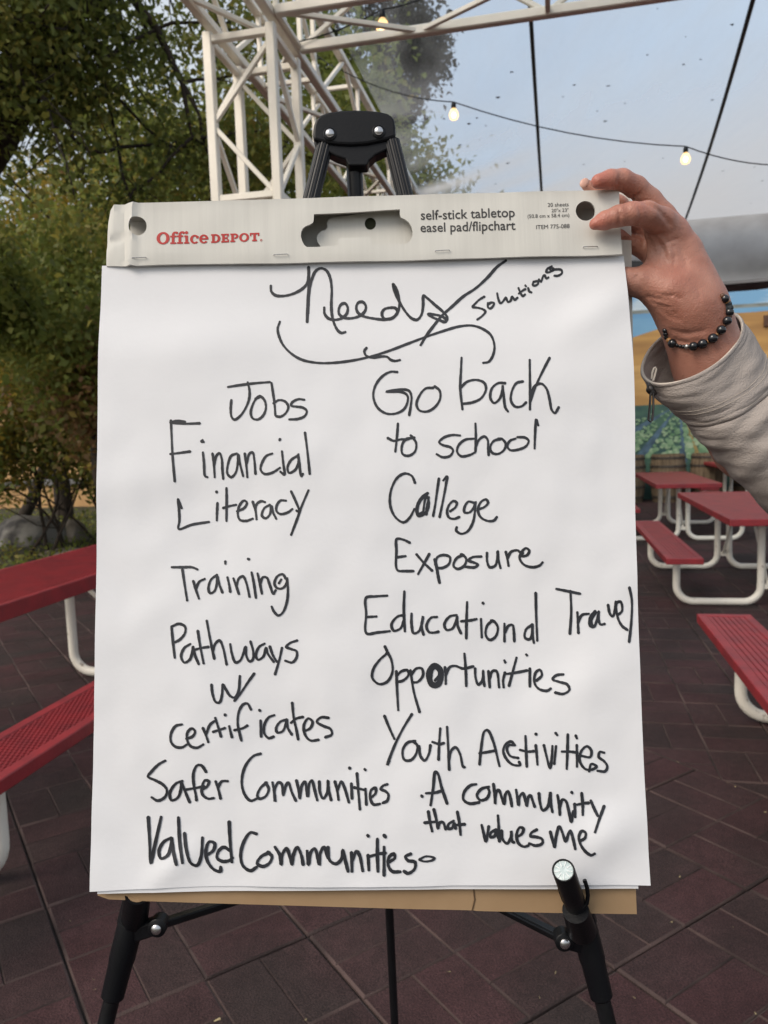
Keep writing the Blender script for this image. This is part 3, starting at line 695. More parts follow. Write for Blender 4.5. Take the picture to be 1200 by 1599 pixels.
# ================================================================== picnic tables
def arc_u(x0, z0, x1, z1, y, rb=.13, zb=.032):
    s = 1 if x1 > x0 else -1
    pts = [(x0, y, z0), (x0, y, zb+rb)]
    for k in range(1, 8):
        a = k/8*math.pi/2; pts.append((x0+s*rb*(1-math.cos(a)), y, zb+rb*(1-math.sin(a))))
    pts += [(x0+s*rb, y, zb), (x1-s*rb, y, zb)]
    for k in range(1, 8):
        a = k/8*math.pi/2; pts.append((x1-s*rb*(1-math.sin(a)), y, zb+rb*(1-math.cos(a))))
    pts += [(x1, y, zb+rb), (x1, y, z1)]
    return pts
def rim(mb, x0, x1, y0, y1, z0, z1, w_):
    mb.box(x0, x1, y0, y0+w_, z0, z1); mb.box(x0, x1, y1-w_, y1, z0, z1)
    mb.box(x0, x0+w_, y0+w_, y1-w_, z0, z1); mb.box(x1-w_, x1, y0+w_, y1-w_, z0, z1)
def slats(mb, x0, x1, y0, y1, z1, n):
    h = (x1-x0)/n
    for k in range(n): mb.box(x0+k*h+.0025, x0+(k+1)*h-.0025, y0, y1, z1-.008, z1)
def lattice(mb, x0, x1, y0, y1, z1, pitch, slope, wd=.0042, hh=.004):
    w_ = x1-x0; run = w_*slope
    for sgn in (1, -1):
        k = 0; n = int((y1-y0+run)/pitch)
        for k in range(n+1):
            s = y0-run+k*pitch
            pts = []
            ya, yb = (s, s+run) if sgn > 0 else (s+run, s)
            ta, tb = 0.0, 1.0
            for lim, up in ((y0, 0), (y1, 1)):
                for end in (0, 1):
                    pass
            # clip to [y0,y1]
            dy = yb-ya
            lo = ((y0 if dy > 0 else y1)-ya)/dy; hi = ((y1 if dy > 0 else y0)-ya)/dy
            ta, tb = max(0, lo), min(1, hi)
            if tb-ta < .02: continue
            p = np.array([x0+w_*ta, ya+dy*ta]); q = np.array([x0+w_*tb, ya+dy*tb]); d = q-p; d /= np.linalg.norm(d); nrm = np.array([-d[1], d[0]])*wd/2
            zt = z1 + (.0005 if sgn > 0 else 0)
            P = [(*(p+nrm), zt-hh), (*(q+nrm), zt-hh), (*(q-nrm), zt-hh), (*(p-nrm), zt-hh), (*(p+nrm), zt), (*(q+nrm), zt), (*(q-nrm), zt), (*(p-nrm), zt)]
            mb.box8(P)
def picnic_table(name, label, half, Lh, seat_off, seat_w, frames, style, group, loc, rz):
    t = thing(name, label, 'picnic table', loc, rz, group, local=True)
    mb = MB(); rim(mb, -half, half, -Lh, Lh, .700 if style == 'slat' else .672, .755, .032); top = mb.build('table_top', M['red'], t, bevel=.006)
    mb = MB()
    if style == 'slat': slats(mb, -half+.032, half-.032, -Lh+.032, Lh-.032, .752, 17)
    else: lattice(mb, -half+.032, half-.032, -Lh+.032, Lh-.032, .752, .046, 2.2, .0062)
    mb.build('top_panel', M['red'], top)
    for s in ((-1, 1) if style == 'slat' else (1,)):
        x0, x1 = (seat_off*s-seat_w/2, seat_off*s+seat_w/2)
        mb = MB(); rim(mb, x0, x1, -Lh, Lh, .405, .455, .045); seat = mb.build('seat', M['red'], t, bevel=.006)
        mb = MB()
        if style == 'slat': slats(mb, x0+.045, x1-.045, -Lh+.045, Lh-.045, .450, 7)
        else: lattice(mb, x0+.045, x1-.045, -Lh+.045, Lh-.045, .450, .044, 2.4, .0058)
        mb.build('seat_panel', M['red'], seat)
    for s in ((-1, 1) if style == 'slat' else (1,)):
        for y in frames:
            mb = MB(); mb.tube(arc_u(s*.055 if style == 'slat' else -.12, .698 if style == 'slat' else .67, s*seat_off, .405, y), .0295, 14); mb.build('leg', M['white'], t, smooth=True)
    for y in frames:
        e = 1 if y < sum(frames)/2 else -1
        mb = MB(); mb.bar(*(((0, y, .16), (0, y+e*.52, .69)) if style == 'slat' else ((-.08, y, .66), (.62, y, .05))), .022); mb.build('brace', M['white'], t)
        mb = MB(); mb.box(*((-.085, .085) if style == 'slat' else (-.3, .3)), y-.012, y+.012, *((.14, .18) if style == 'slat' else (.665, .69))); mb.build('cross_plate', M['white'], t)
    return t
GT = 'red picnic tables under the canopy'
T = picnic_table('picnic_table', 'red picnic table just right of the pad with white tube legs, under the sleeve', .38, 1.22, .70, .275, (-.82, .82), 'slat', GT, S(1.718, 7.42), -YAW)
dup(T, S(1.66, 11.08), -YAW, 'farther red picnic table whose end shows between the paper and the barrels', GT)
dup(T, S(1.62, 3.17), -YAW, 'nearest right red picnic table, only its seat end and one white leg in the photo', GT)
dup(T, S(3.2, 14.2), -YAW, 'red picnic table at the back by the mural, mostly hidden behind the sleeve', GT)
picnic_table('picnic_table', 'long red picnic table of expanded metal mesh at the left edge of the photo', .37, 1.95, 1.06, .28, (-1.25, .92), 'mesh', 'red picnic tables', S(-2.90, 3.40), -YAW)
# litter on the paving
mb = MB()
for px, py in [(1059,1191),(1123,1217),(1136,1224),(1148,1230),(945,1545),(843,1560),(1049,1442),(1062,1371),(1180,1585),(1195,1270),(146,1532),(148,1548),(110,1440),(340,1595),(478,1595),(1145,1450),(990,1560),(700,1520),(868,1521),(20,1100)]:
    P = ground(px, py); s = rng.uniform(.002, .005); a = rng.uniform(0, 6)
    d = np.array([math.cos(a), math.sin(a), 0])*s*rng.uniform(.6, 2); e = np.array([-math.sin(a), math.cos(a), 0])*s*.5
    mb.add([P-d-e+SZ*.004, P+d-e+SZ*.004, P+d*.8+e+SZ*.008, P-d+e*.7+SZ*.004], [(0, 1, 2, 3)])
o = mb.build('litter', mat('pale_litter', (.30, .24, .13), .8, var=.4, vscale=15)); o['kind'] = 'stuff'; tag(o, 'tiny pale leaf scraps scattered on the paving', 'leaf scraps')
# ================================================================== easel pad
PO = np.array([-.26638, .77696, 1.67245]); pu = np.array([.50786, -.00679, -.00957]); pv = np.array([-.01672, -.10811, -.58117])
pu = pu/np.linalg.norm(pu); pv = pv - pu*np.dot(pu, pv); pv /= np.linalg.norm(pv); pn = -np.cross(pu, pv)   # pn faces the viewer
PWD, PHT = .508, .5914
def pad(u, v, n=0.0): return PO + pu*u + pv*v + pn*n
def uv(x, y, n=0.0):
    P = hit(x, y, PO+pn*n, pn) - PO; return np.dot(P, pu), np.dot(P, pv)
def bump2(u, v, u0, v0, su, sv, a, rot=0.0):
    du, dv = u-u0, v-v0; c, s = math.cos(rot), math.sin(rot); x = du*c+dv*s; y = -du*s+dv*c
    return a*math.exp(-(x/su)**2-(y/sv)**2)
CRE = []
for (x0, y0, x1, y1, a, wd) in [(880, 520, 985, 455, .0022, .020), (745, 640, 975, 560, .0010, .03), (860, 1110, 1000, 1000, .0016, .028), (205, 1000, 300, 905, .0010, .018), (900, 1340, 985, 1270, .0022, .02), (240, 1385, 300, 1330, .0015, .012), (165, 760, 330, 735, .0010, .02), (430, 1290, 700, 1250, .0010, .035), (520, 720, 840, 790, .0010, .045), (190, 560, 420, 520, .0012, .04), (480, 930, 560, 1180, .0009, .04)]:
    ua, va = uv(x0, y0); ub, vb = uv(x1, y1)
    CRE.append(((ua+ub)/2, (va+vb)/2, math.hypot(ub-ua, vb-va)*.6, wd, a, math.atan2(vb-va, ub-ua)))
def dn(u, v):
    """relief of the top sheet: stuck strip, fold, gentle waves and dents"""
    k = min(1, max(0, (v-.036)/.06)); h = .0036*k*k*(3-2*k)
    e = min(1, max(0, (v-.06)/.12))
    h += e*(.0013*math.sin(u*15+v*5+.6)*math.sin(v*11+1) + .0010*math.sin(u*27-v*17) + .0018*math.sin(v*7.3+u*3))
    h += e*.0020*mnoise.noise(Vector((u*14, v*11, 1.3))) + e*.0008*mnoise.noise(Vector((u*38, v*30, 4)))
    for c in CRE: h += 2.1*bump2(u, v, c[0], c[1], c[2], c[3], c[4], c[5])
    return h + .0025
def edge(u, v):
    """sideways outline of the sheet: right edge swells out below the header, left edge kinks at the fold"""
    f = min(1, max(0, v/.06))
    du = 0.0
    s = u/PWD
    if s > .5: du += (s-.5)*2*(.0022*math.sin(min(1, v/.25)*math.pi)+.0015*math.sin(v*12))
    else: du += (.5-s)*2*(-.0010*f+.0022*math.exp(-((v-.30)/.16)**2)-.0012)
    dv = 0.0
    if v > .4: dv = -(v-.4)/.19*(.0030*math.sin(math.pi*min(1, max(0, s)))+.0008*math.sin(s*9)) 
    return du, dv
def sheet_pt(u, v, off=0.0):
    du, dv = edge(u, v); return pad(u+du, v+dv, dn(u, v)+off)
def _inv(u, v):
    for _ in range(3):
        pass
    du, dv = edge(u, v); du, dv = edge(u-du, v-dv); return u-du, v-dv
base = pad(PWD/2, PHT, 0)
EP = thing('easel_pad', 'white easel pad sheet covered in black handwriting, standing on the black easel', 'flip chart', base, 0)
mb = MB(); nu, nv = 110, 130
for j in range(nv):
    for i in range(nu): mb.v.append(tuple(sheet_pt(PWD*i/(nu-1), .001+(PHT-.001)*j/(nv-1))))
for j in range(nv-1):
    for i in range(nu-1): mb.f.append((j*nu+i, (j+1)*nu+i, (j+1)*nu+i+1, j*nu+i+1))
sheet_o = mb.build('sheet', M['paper'], EP, smooth=2)
# sheets underneath
mb = MB()
def under(u, v): 
    return u, v
n0 = len(mb.v); nu2, nv2 = 40, 40
U0, U1, V1 = .004, .4985, .5945
for j in range(nv2):
    for i in range(nu2):
        u = U0+(U1-U0)*i/(nu2-1); v = V1*j/(nv2-1); mb.v.append(tuple(pad(u, v - .0015*math.sin(math.pi*u/PWD)*(v/V1), max(.0005, dn(u, min(v, PHT))*.55-.0004))))
for j in range(nv2-1):
    for i in range(nu2-1): mb.f.append((j*nu2+i, (j+1)*nu2+i, (j+1)*nu2+i+1, j*nu2+i+1))
mb.build('under_sheet', M['paper'], EP, smooth=2)
mb = MB()
mb.box(.004, .487, 0, .590, -.0035, .0002, lambda u, v, n: pad(u, v, n)); mb.build('sheet_stack', M['paper'], EP)

# brown backing board
NB = -.0075
bl = [uv(x, y, NB) for x, y in ((155, 1396), (172, 1402), (196, 1403), (235, 1405), (330, 1408), (640, 1417), (738, 1419), (744, 1420), (860, 1423), (993, 1425), (996, 1385))]
poly = [(.001, .0)] + bl[:10] + [(bl[9][0]-.0005, .25), (.486, .2), (.486, 0.0)]
mb = MB(); mb.prism([pad(u, v, NB) for u, v in poly], pn*.0034)
bk = mb.build('backing_board', M['brown_card'], EP)
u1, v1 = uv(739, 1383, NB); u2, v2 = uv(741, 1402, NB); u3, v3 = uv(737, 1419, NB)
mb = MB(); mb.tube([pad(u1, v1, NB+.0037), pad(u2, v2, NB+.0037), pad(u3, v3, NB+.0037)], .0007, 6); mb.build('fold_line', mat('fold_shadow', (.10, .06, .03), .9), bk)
# rear flap of the header (stands out to the right behind the front flap)
NR = -.0245
pl = [uv(x, y, NR) for x, y in ((205, 322), (984, 300), (987, 500), (990, 700), (205, 700))]
mb = MB(); mb.prism([pad(u, v, NR) for u, v in pl], pn*.0025); mb.build('rear_flap', M['card'], EP)

# front flap with its holes, built as a grid-free polygon with boolean-free rings: triangulated fill
NH = .0095
def huv(x, y): return uv(x, y, NH)
outline = [(163, 412), (164, 380), (167, 345), (171, 326), (178, 319), (187, 318), (300, 315), (440, 311), (560, 307), (700, 303), (820, 300), (930, 297), (967, 295.5), (968, 330), (970, 372), (972, 397), (930, 398.6), (800, 401), (640, 406), (500, 408.5), (430, 410.5), (330, 411), (250, 412.5), (212, 414)]
def circ(cx, cy, rx, ry, n=26): return [(cx+rx*math.cos(6.2832*k/n), cy+ry*math.sin(6.2832*k/n)) for k in range(n)]
hole_l = circ(215.5, 353, 13.8, 14.6)
hole_r = circ(914.5, 329.5, 15.3, 15.6)
def Q(zx, zy): return (450+zx/3, 290+zy/3)
slot = [Q(*p) for p in [(122, 134), (524, 111), (524, 135), (530, 150), (548, 158), (566, 172), (578, 190), (584, 212), (583, 235), (574, 256), (560, 268), (540, 272), (396, 276), (392, 272), (386, 246), (380, 242), (244, 244), (238, 250), (236, 279), (140, 286), (88, 286), (76, 276), (66, 258), (60, 236), (62, 216), (70, 200), (84, 190), (104, 182), (116, 174), (120, 164)]]
def relief(x, y):
    """crumple of the left end and light waviness, in metres"""
    h = 0.0
    h += -.0060*max(0, (205-x)/45)**1.4 if x < 205 else 0
    h += .0030*math.exp(-((x-208+.05*(y-320))/5.5)**2) - .0024*math.exp(-((x-192)/6)**2) + .0020*math.exp(-((x-176+.12*(y-330))/4)**2)
    h += -.0022*math.exp(-((y-377+.25*(x-163))/5)**2)*max(0, min(1, (205-x)/25))
    h += .0008*math.exp(-((x-838)/60)**2-((y-350)/40)**2) + .0005*math.sin(x*.043)*math.sin(y*.06)
    h += -.0012*max(0, (y-398)/14)
    h += .0008*math.exp(-((y-303+.0305*(x-600))/4)**2)
    return h
import mathutils.geometry as mg
def filled(loops, step=7.5):
    """constrained Delaunay of an outline with holes plus a scatter of interior points"""
    V = []; E = []
    def dens(lp):
        out = []
        for (xa, ya), (xb, yb) in zip(lp, lp[1:]+lp[:1]):
            n = max(1, int(math.hypot(xb-xa, yb-ya)/step)); out += [(xa+(xb-xa)*k/n, ya+(yb-ya)*k/n) for k in range(n)]
        return out
    def inside(p, lp):
        c = False; x, y = p
        for (xa, ya), (xb, yb) in zip(lp, lp[1:]+lp[:1]):
            if (ya > y) != (yb > y) and x < (xb-xa)*(y-ya)/(yb-ya)+xa: c = not c
        return c
    for lp in loops:
        d = dens(lp); n = len(V); V += d; E += [(n+k, n+(k+1) % len(d)) for k in range(len(d))]
    NBD = len(V)
    xs = [p[0] for p in loops[0]]; ys = [p[1] for p in loops[0]]
    y = min(ys)
    while y < max(ys):
        x = min(xs)
        while x < max(xs):
            p = (x+.01, y+.013)
            if inside(p, loops[0]) and not any(inside(p, h) for h in loops[1:]) and min((p[0]-b_[0])**2+(p[1]-b_[1])**2 for b_ in V[:NBD]) > (.55*step)**2: V.append(p)
            x += step
        y += step
    ov, oe, of, *_ = mg.delaunay_2d_cdt([Vector(p) for p in V], E, [], 0, .001)
    F = []
    for f in of:
        c = (sum(ov[i].x for i in f)/len(f), sum(ov[i].y for i in f)/len(f))
        if inside(c, loops[0]) and not any(inside(c, h) for h in loops[1:]): F.append(tuple(f))
    return [(v.x, v.y) for v in ov], F
V_, F_ = filled([outline, hole_l, hole_r, slot])
mb = slab(V_, F_, lambda x, y: pad(*huv(x, y), NH+relief(x, y)), lambda x, y: pad(*huv(x, y), NH-.0022+relief(x, y)))
hd = mb.build('header', M['card'], EP, smooth=True)
# top of the folded box, from the front flap back to the rear flap
tp = [(178, 319), (187, 318), (300, 315), (440, 311), (560, 307), (700, 303), (820, 300), (930, 297), (967, 295.5)]
mb = MB()
for x, y in tp:
    a = pad(*huv(x, y), NH-.0012+relief(x, y)); mb.v.append(tuple(a)); mb.v.append(tuple(a-pn*(.0335+relief(x, y))+pv*.004))
for k in range(len(tp)-1): mb.f.append((2*k, 2*k+2, 2*k+3, 2*k+1))
mb.build('top_panel', M['card'], EP)
# the inner flap seen through the slot
NI = -.0045
ins = [Q(*p) for p in [(40, 140), (182, 150), (180, 160), (182, 175), (184, 200), (176, 207), (158, 212), (142, 226), (134, 244), (138, 262), (152, 284), (150, 300), (640, 300), (640, 90), (182, 96)]]
ins = [Q(*p) for p in [(210, 150), (560, 100), (650, 160), (650, 300), (150, 300), (152, 284), (138, 262), (134, 244), (142, 226), (158, 212), (176, 207), (186, 196), (182, 175), (190, 158)]]
V_, F_ = filled([ins, circ(*Q(386, 178), 8.8, 9.6, 20)], 14)
mb = slab(V_, F_, lambda x, y: pad(*uv(x, y, NI), NI), lambda x, y: pad(*uv(x, y, NI-.002), NI-.002))
mb.build('inner_flap', M['card'], EP)
mb = MB(); mb.lathe([(.0058, 0), (.0058, .0004)], lambda x, y, z: pad(*uv(578.7, 349.3, -.008), -.008)+pu*x+pv*y+pn*z, 20); mb.build('eyelet', mat('eyelet_dark', (.03, .035, .015), .8), EP)
# staples
for x, y, a in ((218, 403, -.02), (439, 398.3, -.03), (691, 392.5, -.03), (922, 386, -.01)):
    hu, hv = huv(x, y); c = pad(hu, hv, NH+relief(x, y)+.0016); d = pu*math.cos(a)+pv*math.sin(a)
    mb = MB(); mb.tube([c-d*.0068-pn*.002, c-d*.0068, c-d*.006+pn*.0003, c+d*.006+pn*.0003, c+d*.0068, c+d*.0068-pn*.002], .00035, 6); mb.build('staple', M['steel'], hd, smooth=True)

# ------------------------------------------------------------------ print on the header
def hpt(x, y, off=.0004): return pad(*huv(x, y), NH+relief(x, y)+off)
def text(s, x0, y0, x1, y1, h_scale, name, m_, bold=0.0, sp=1.0):
    """one printed line whose baseline runs from (x0,y0) to (x1,y1)"""
    cu = bpy.data.curves.new('t', 'FONT'); cu.body = s; cu.size = 1; cu.offset = bold; cu.space_character = sp; cu.resolution_u = 3
    ob = bpy.data.objects.new('t', cu); col.objects.link(ob); dg = bpy.context.evaluated_depsgraph_get()
    me = bpy.data.meshes.new_from_object(ob.evaluated_get(dg)); bpy.data.objects.remove(ob); bpy.data.curves.remove(cu)
    xs = [v.co.x for v in me.vertices]; a, b = min(xs), max(xs); k = math.hypot(x1-x0, y1-y0)/(b-a)
    ex = np.array([x1-x0, y1-y0])/math.hypot(x1-x0, y1-y0); ey = np.array([ex[1], -ex[0]])
    for v in me.vertices:
        p = np.array([x0, y0]) + ex*(v.co.x-a)*k + ey*v.co.y*k*h_scale
        v.co = Vector(hpt(p[0], p[1]))
    return link(name, me, m_, hd)
text('self-stick tabletop', 657.5, 343.2, 804, 339.2, 1.02, 'printed_text', M['grey_ink'], .008)
text('easel pad/flipchart', 657, 362.5, 805, 359.3, 1.02, 'printed_text', M['grey_ink'], .008)
text('20 sheets', 855.5, 323.4, 888, 322.3, 1.0, 'printed_text', M['grey_ink'])
text('20"x 23"', 861.5, 331.9, 888, 331, 1.0, 'printed_text', M['grey_ink'])
text('(50.8 cm x 58.4 cm)', 824, 340.8, 889, 339.2, 1.0, 'printed_text', M['grey_ink'])
text('ITEM 775-088', 837.5, 358.4, 889.5, 356.6, 1.0, 'printed_text', M['grey_ink'])
# red slab-serif logotype drawn letter by letter (pixels of the photograph, y up from the baseline)
lg = MB()
LX, LY, LS = 245.0, 382.2, -.0215
def lp(x, y): return hpt(LX+x, LY+LS*x*1.55-y, .0004+rng.uniform(0, 1e-5))
def rect(x0, y0, x1, y1): 
    n = max(1, int((x1-x0)/6)); 
    lg.add([lp(x0, y0), lp(x1, y0), lp(x1, y1), lp(x0, y1)], [(0, 1, 2, 3)])
def ring(cx, cy, rx, ry, ix, iy, a0=0, a1=360, n=28):
    vs = []; 
    for k in range(n+1):
        a = R(a0+(a1-a0)*k/n); vs += [lp(cx+rx*math.cos(a), cy+ry*math.sin(a)), lp(cx+ix*math.cos(a), cy+iy*math.sin(a))]
    lg.add(vs, [(2*k, 2*k+1, 2*k+3, 2*k+2) for k in range(n)])
def quadp(*p): lg.add([lp(*q) for q in p], [tuple(range(len(p)))])
ring(10.2, 9.6, 10.2, 9.8, 4.9, 7.0)
def f_(x):
    rect(x+2.2, 0, x+6.4, 14.6); ring(x+7.6, 14.6, 5.3, 5.0, 1.2, 2.2, 60, 180, 10); rect(x, 0, x+9.2, 2.6); rect(x-.4, 10.6, x+9.4, 13.2); ring(x+10.0, 17.3, 2.0, 2.0, 0, 0)
f_(21.6); f_(32.0)
def i_(x): rect(x+1.8, 0, x+6.0, 12.6); rect(x, 0, x+8, 2.5); rect(x, 10.4, x+4, 13.0); ring(x+3.7, 17.2, 2.5, 2.4, 0, 0)
i_(43)
ring(59.4, 6.5, 7.2, 6.9, 2.9, 4.5, 45, 318, 22); ring(63.6, 9.7, 2.3, 2.2, 0, 0)
ring(73.6, 6.5, 7.2, 6.9, 3.0, 4.5, 0, 322, 24); rect(70.0, 5.6, 80.6, 7.9)
def dD(x): rect(x+1.6, 0, x+5.6, 13.4); rect(x, 0, x+7, 2.4); rect(x, 11, x+7, 13.4); ring(x+7, 6.7, 7.4, 6.7, 3.3, 4.2, -90, 90, 16)
dD(85)
rect(102.4, 0, 106.4, 13.4); rect(100.8, 0, 113.0, 2.5); rect(100.8, 10.9, 112.8, 13.4); rect(106, 5.6, 110.5, 7.8); rect(110.6, 0, 113.0, 4.6); rect(110.4, 9.2, 112.8, 13.4); rect(109.2, 4.2, 111, 9.2)
rect(116.6, 0, 120.6, 13.4); rect(115, 0, 122.6, 2.4); rect(115, 11, 122, 13.4); ring(121.4, 9.2, 6.4, 4.3, 2.7, 2.0, -90, 90, 14)
ring(136.6, 6.7, 7.8, 7.0, 3.8, 4.6)
rect(151.0, 0, 155.0, 13.4); rect(149.2, 0, 156.8, 2.4); rect(145.6, 10.9, 160.4, 13.4); rect(145.6, 8.4, 148.0, 13.4); rect(158.0, 8.4, 160.4, 13.4)
ring(163.4, 1.3, 1.7, 1.7, .9, .9)
lg.build('printed_logo', M['red_ink'], hd, label='bold red slab-serif printed logotype')
# ================================================================== handwriting
def cat(pts, n=7):
    P = [np.array(p, float) for p in pts]
    if len(P) == 2: return [P[0]+(P[1]-P[0])*k/6 for k in range(7)]
    P = [2*P[0]-P[1]] + P + [2*P[-1]-P[-2]]; out = []
    for i in range(1, len(P)-2):
        a, b, c, d = P[i-1:i+3]
        t0 = 0; t1 = t0+max(1e-3, np.linalg.norm(b-a))**.5; t2 = t1+max(1e-3, np.linalg.norm(c-b))**.5; t3 = t2+max(1e-3, np.linalg.norm(d-c))**.5
        for k in range(n):
            t = t1+(t2-t1)*k/n
            A1 = a*(t1-t)/(t1-t0)+b*(t-t0)/(t1-t0); A2 = b*(t2-t)/(t2-t1)+c*(t-t1)/(t2-t1); A3 = c*(t3-t)/(t3-t2)+d*(t-t2)/(t3-t2)
            B1 = A1*(t2-t)/(t2-t0)+A2*(t-t0)/(t2-t0); B2 = A2*(t3-t)/(t3-t1)+A3*(t-t1)/(t3-t1)
            out.append(B1*(t2-t)/(t2-t1)+B2*(t-t1)/(t2-t1))
    out.append(P[-2]); return out
LAY = [0]
def stroke(mb, pts, wd):
    """a flat marker line following the sheet; pts in photograph pixels, wd its width in pixels"""
    LAY[0] += 1; off = .00035+LAY[0]*1.5e-6
    C_ = cat(pts) if len(pts) > 1 else [np.array(pts[0], float), np.array(pts[0], float)+np.array([.8, 1.0])]
    n = len(C_); ph = rng.uniform(0, 6); L_ = []; R_ = []
    def put(p):
        u, v = uv(p[0], p[1], .006); u, v = _inv(u, v); h = dn(u, v); u, v = uv(p[0], p[1], h); u, v = _inv(u, v); return sheet_pt(u, v, off)
    vs = []; fs = []
    for i, p in enumerate(C_):
        t = C_[min(i+1, n-1)]-C_[max(i-1, 0)]; l = np.linalg.norm(t); t = t/l if l > 1e-6 else np.array([1.0, 0]); nn = np.array([-t[1], t[0]])
        w_ = wd*.5*(1+.13*math.sin(i*.31+ph)+.06*math.sin(i*1.7+ph))
        L_.append(p+nn*w_); R_.append(p-nn*w_)
    def capp(p, t, w_):
        return [p + w_*(math.cos(a)*t + math.sin(a)*np.array([-t[1], t[0]])) for a in (R(60), R(20), R(-20), R(-60))]
    t0 = C_[0]-C_[1]; t0 /= np.linalg.norm(t0)+1e-9; t1 = C_[-1]-C_[-2]; t1 /= np.linalg.norm(t1)+1e-9
    for a, b in zip(L_, R_): vs += [put(a), put(b)]
    fs = [(2*k, 2*k+1, 2*k+3, 2*k+2) for k in range(n-1)]
    c0 = len(vs); vs += [put(q) for q in capp(C_[0], t0, wd*.5)]; fs.append((1, 0)[::1] + tuple(range(c0+3, c0-1, -1)) if False else (0, 1, c0, c0+1, c0+2, c0+3))
    c1 = len(vs); vs += [put(q) for q in capp(C_[-1], t1, wd*.5)]; fs.append((2*n-1, 2*n-2, c1, c1+1, c1+2, c1+3))
    mb.add(vs, fs)
def word(txt, org, sc, strokes, wd):
    mb = MB()
    for s in strokes:
        pts = [(org[0]+s[k]/sc, org[1]+s[k+1]/sc) for k in range(0, len(s), 2)]
        stroke(mb, pts, wd if len(pts) > 1 else wd*1.05)
    o = mb.build('handwritten_word', M['ink'], sheet_o); o['label'] = 'handwritten ' + txt
A_ = (400, 390)
word('word Needs', A_, 3, [[70,170,72,195,90,213,125,217,170,208,215,185,238,160,246,120,247,82],[247,84,249,130,244,220,240,338],[243,300,250,200,262,140,280,100,305,87,330,98,347,130,355,185,353,260,357,310,368,350,385,380,400,390,418,386],
 [320,272,322,300,340,322,368,328,400,322,425,300,430,272,418,252,400,256,388,280,392,305,420,320,455,320,490,308,512,285,514,262,500,245,480,248,470,268,478,295,505,312,550,322,600,327,640,318,662,295,655,275,625,272,600,280,590,300,598,320,630,325,660,300,672,260,668,220,655,180,642,160,645,180,665,230,700,290,730,322,755,328,775,305,783,260,785,215,800,225,840,260,875,290,897,320,885,338,860,330,825,315,808,302,830,303,870,312,890,325]], 4.4)
word('slash', A_, 3, [[1170,52,1130,80,1085,130,1030,180,970,220,920,265,870,310,830,360,800,400,772,446]], 4.6)
word('swooping underline', A_, 3, [[112,338,102,370,110,410,130,450,170,490,220,517,290,530,360,530,440,521,520,505,620,475,720,437,800,407,880,380,950,360,1010,355,1060,370,1100,400,1117,450,1110,495,1090,525,1065,530],[518,460,508,475,515,495,545,505,590,500,615,502,630,515,650,521,674,517]], 4.0)
word('word Solutions', (600, 390), 3, [[470,220,445,235,425,255,415,268,440,272,465,280,475,290,460,310,437,327],[487,250,487,270,497,275,510,265,515,250,500,248,490,255],[530,205,535,230,545,250,555,245,570,225,575,235,580,245,592,240,600,220,605,225,612,235,625,225],[630,180,640,205,650,217,660,210],[632,205,655,188,662,185],[675,180,680,195,690,200],[662,168],[700,150,697,165,708,168,722,158,718,148,703,150],[725,140,735,150,745,125,752,120,760,135,770,130],[785,78,765,90,760,105,775,105,795,90,775,86,785,100,800,93,830,95,833,110,815,122,798,122]], 3.6)
C0 = (200, 580)
word('word Jobs', C0, 3, [[470,73,520,65,600,55,665,50],[562,52,570,90,568,130,550,175,525,210,500,226,487,215,482,180,485,135],[620,118,600,130,582,165,576,195,585,220,610,225,635,205,647,170,640,135,618,116,598,128],[673,55,680,100,687,150,691,205],[683,150,705,135,735,140,752,165,740,195,715,212,695,210],[826,133,800,130,770,145,765,160,790,165,820,170,838,185,830,208,800,222,757,225]], 3.9)
word('word Financial', C0, 3, [[202,230,205,300,210,400,220,515],[200,240,260,245,337,243],[200,238,230,232,268,236],[200,387,240,382,292,375],[352,380,357,430,362,490,372,495],[350,322,345,328,355,330],[397,385,403,430,407,495],[405,440,415,395,430,383,440,410,443,460,447,503],[510,385,485,395,468,440,467,480,485,495,505,475,515,430,518,390,525,430,540,490],[548,385,555,440,560,495],[558,430,570,385,585,380,592,410,598,480],[676,385,650,395,630,425,622,460,640,480,675,475,712,452],[722,375,728,430,733,483,715,470],[713,317,711,322],[795,395,765,415,748,450,755,475,785,460,800,420,797,385,803,430,813,492,820,480],[830,287,838,350,846,420,852,480]], 3.9)
word('word Literacy', C0, 3, [[252,640,235,597,240,650,242,700,238,738,300,718,380,705],[420,617,418,660,417,697],[415,563],[462,547,463,600,462,700],[447,640,480,630,507,625],[512,655,545,640,558,615,545,605,525,625,515,665,525,695,555,700,585,690],[585,610,598,650,603,692],[597,650,605,620,625,608,642,612],[665,625,640,640,628,675,645,688,665,670,672,630,680,660,695,690],[740,605,715,605,697,630,697,655,715,668,750,660,770,645],[765,562,785,605,805,660,790,652],[846,557,815,630,790,700,765,765]], 3.9)
D0 = (560, 540)
word('word Go', D0, 3, [[182,123,150,122,110,145,78,190,70,240,90,290,130,317,175,317,210,300,228,270,230,235,205,217,130,215,190,205,235,210,248,235,245,280,238,325],[350,197,315,200,285,235,272,275,285,302,320,308,355,290,382,250,380,210,357,190]], 3.9)
word('word back', D0, 3, [[483,57,480,120,477,200,487,297],[480,195,510,168,555,160,590,175,597,205,575,245,535,265,487,272],[687,175,655,175,625,200,618,245,635,268,660,250,675,205,675,185,680,230,688,290,700,307],[770,167,740,175,718,215,715,260,735,285,765,283,785,265],[802,67,803,150,804,230,803,298],[895,57,865,115,830,190,805,260],[808,235,825,190,855,177,880,200,895,250,905,300,920,315,938,288]], 4.0)
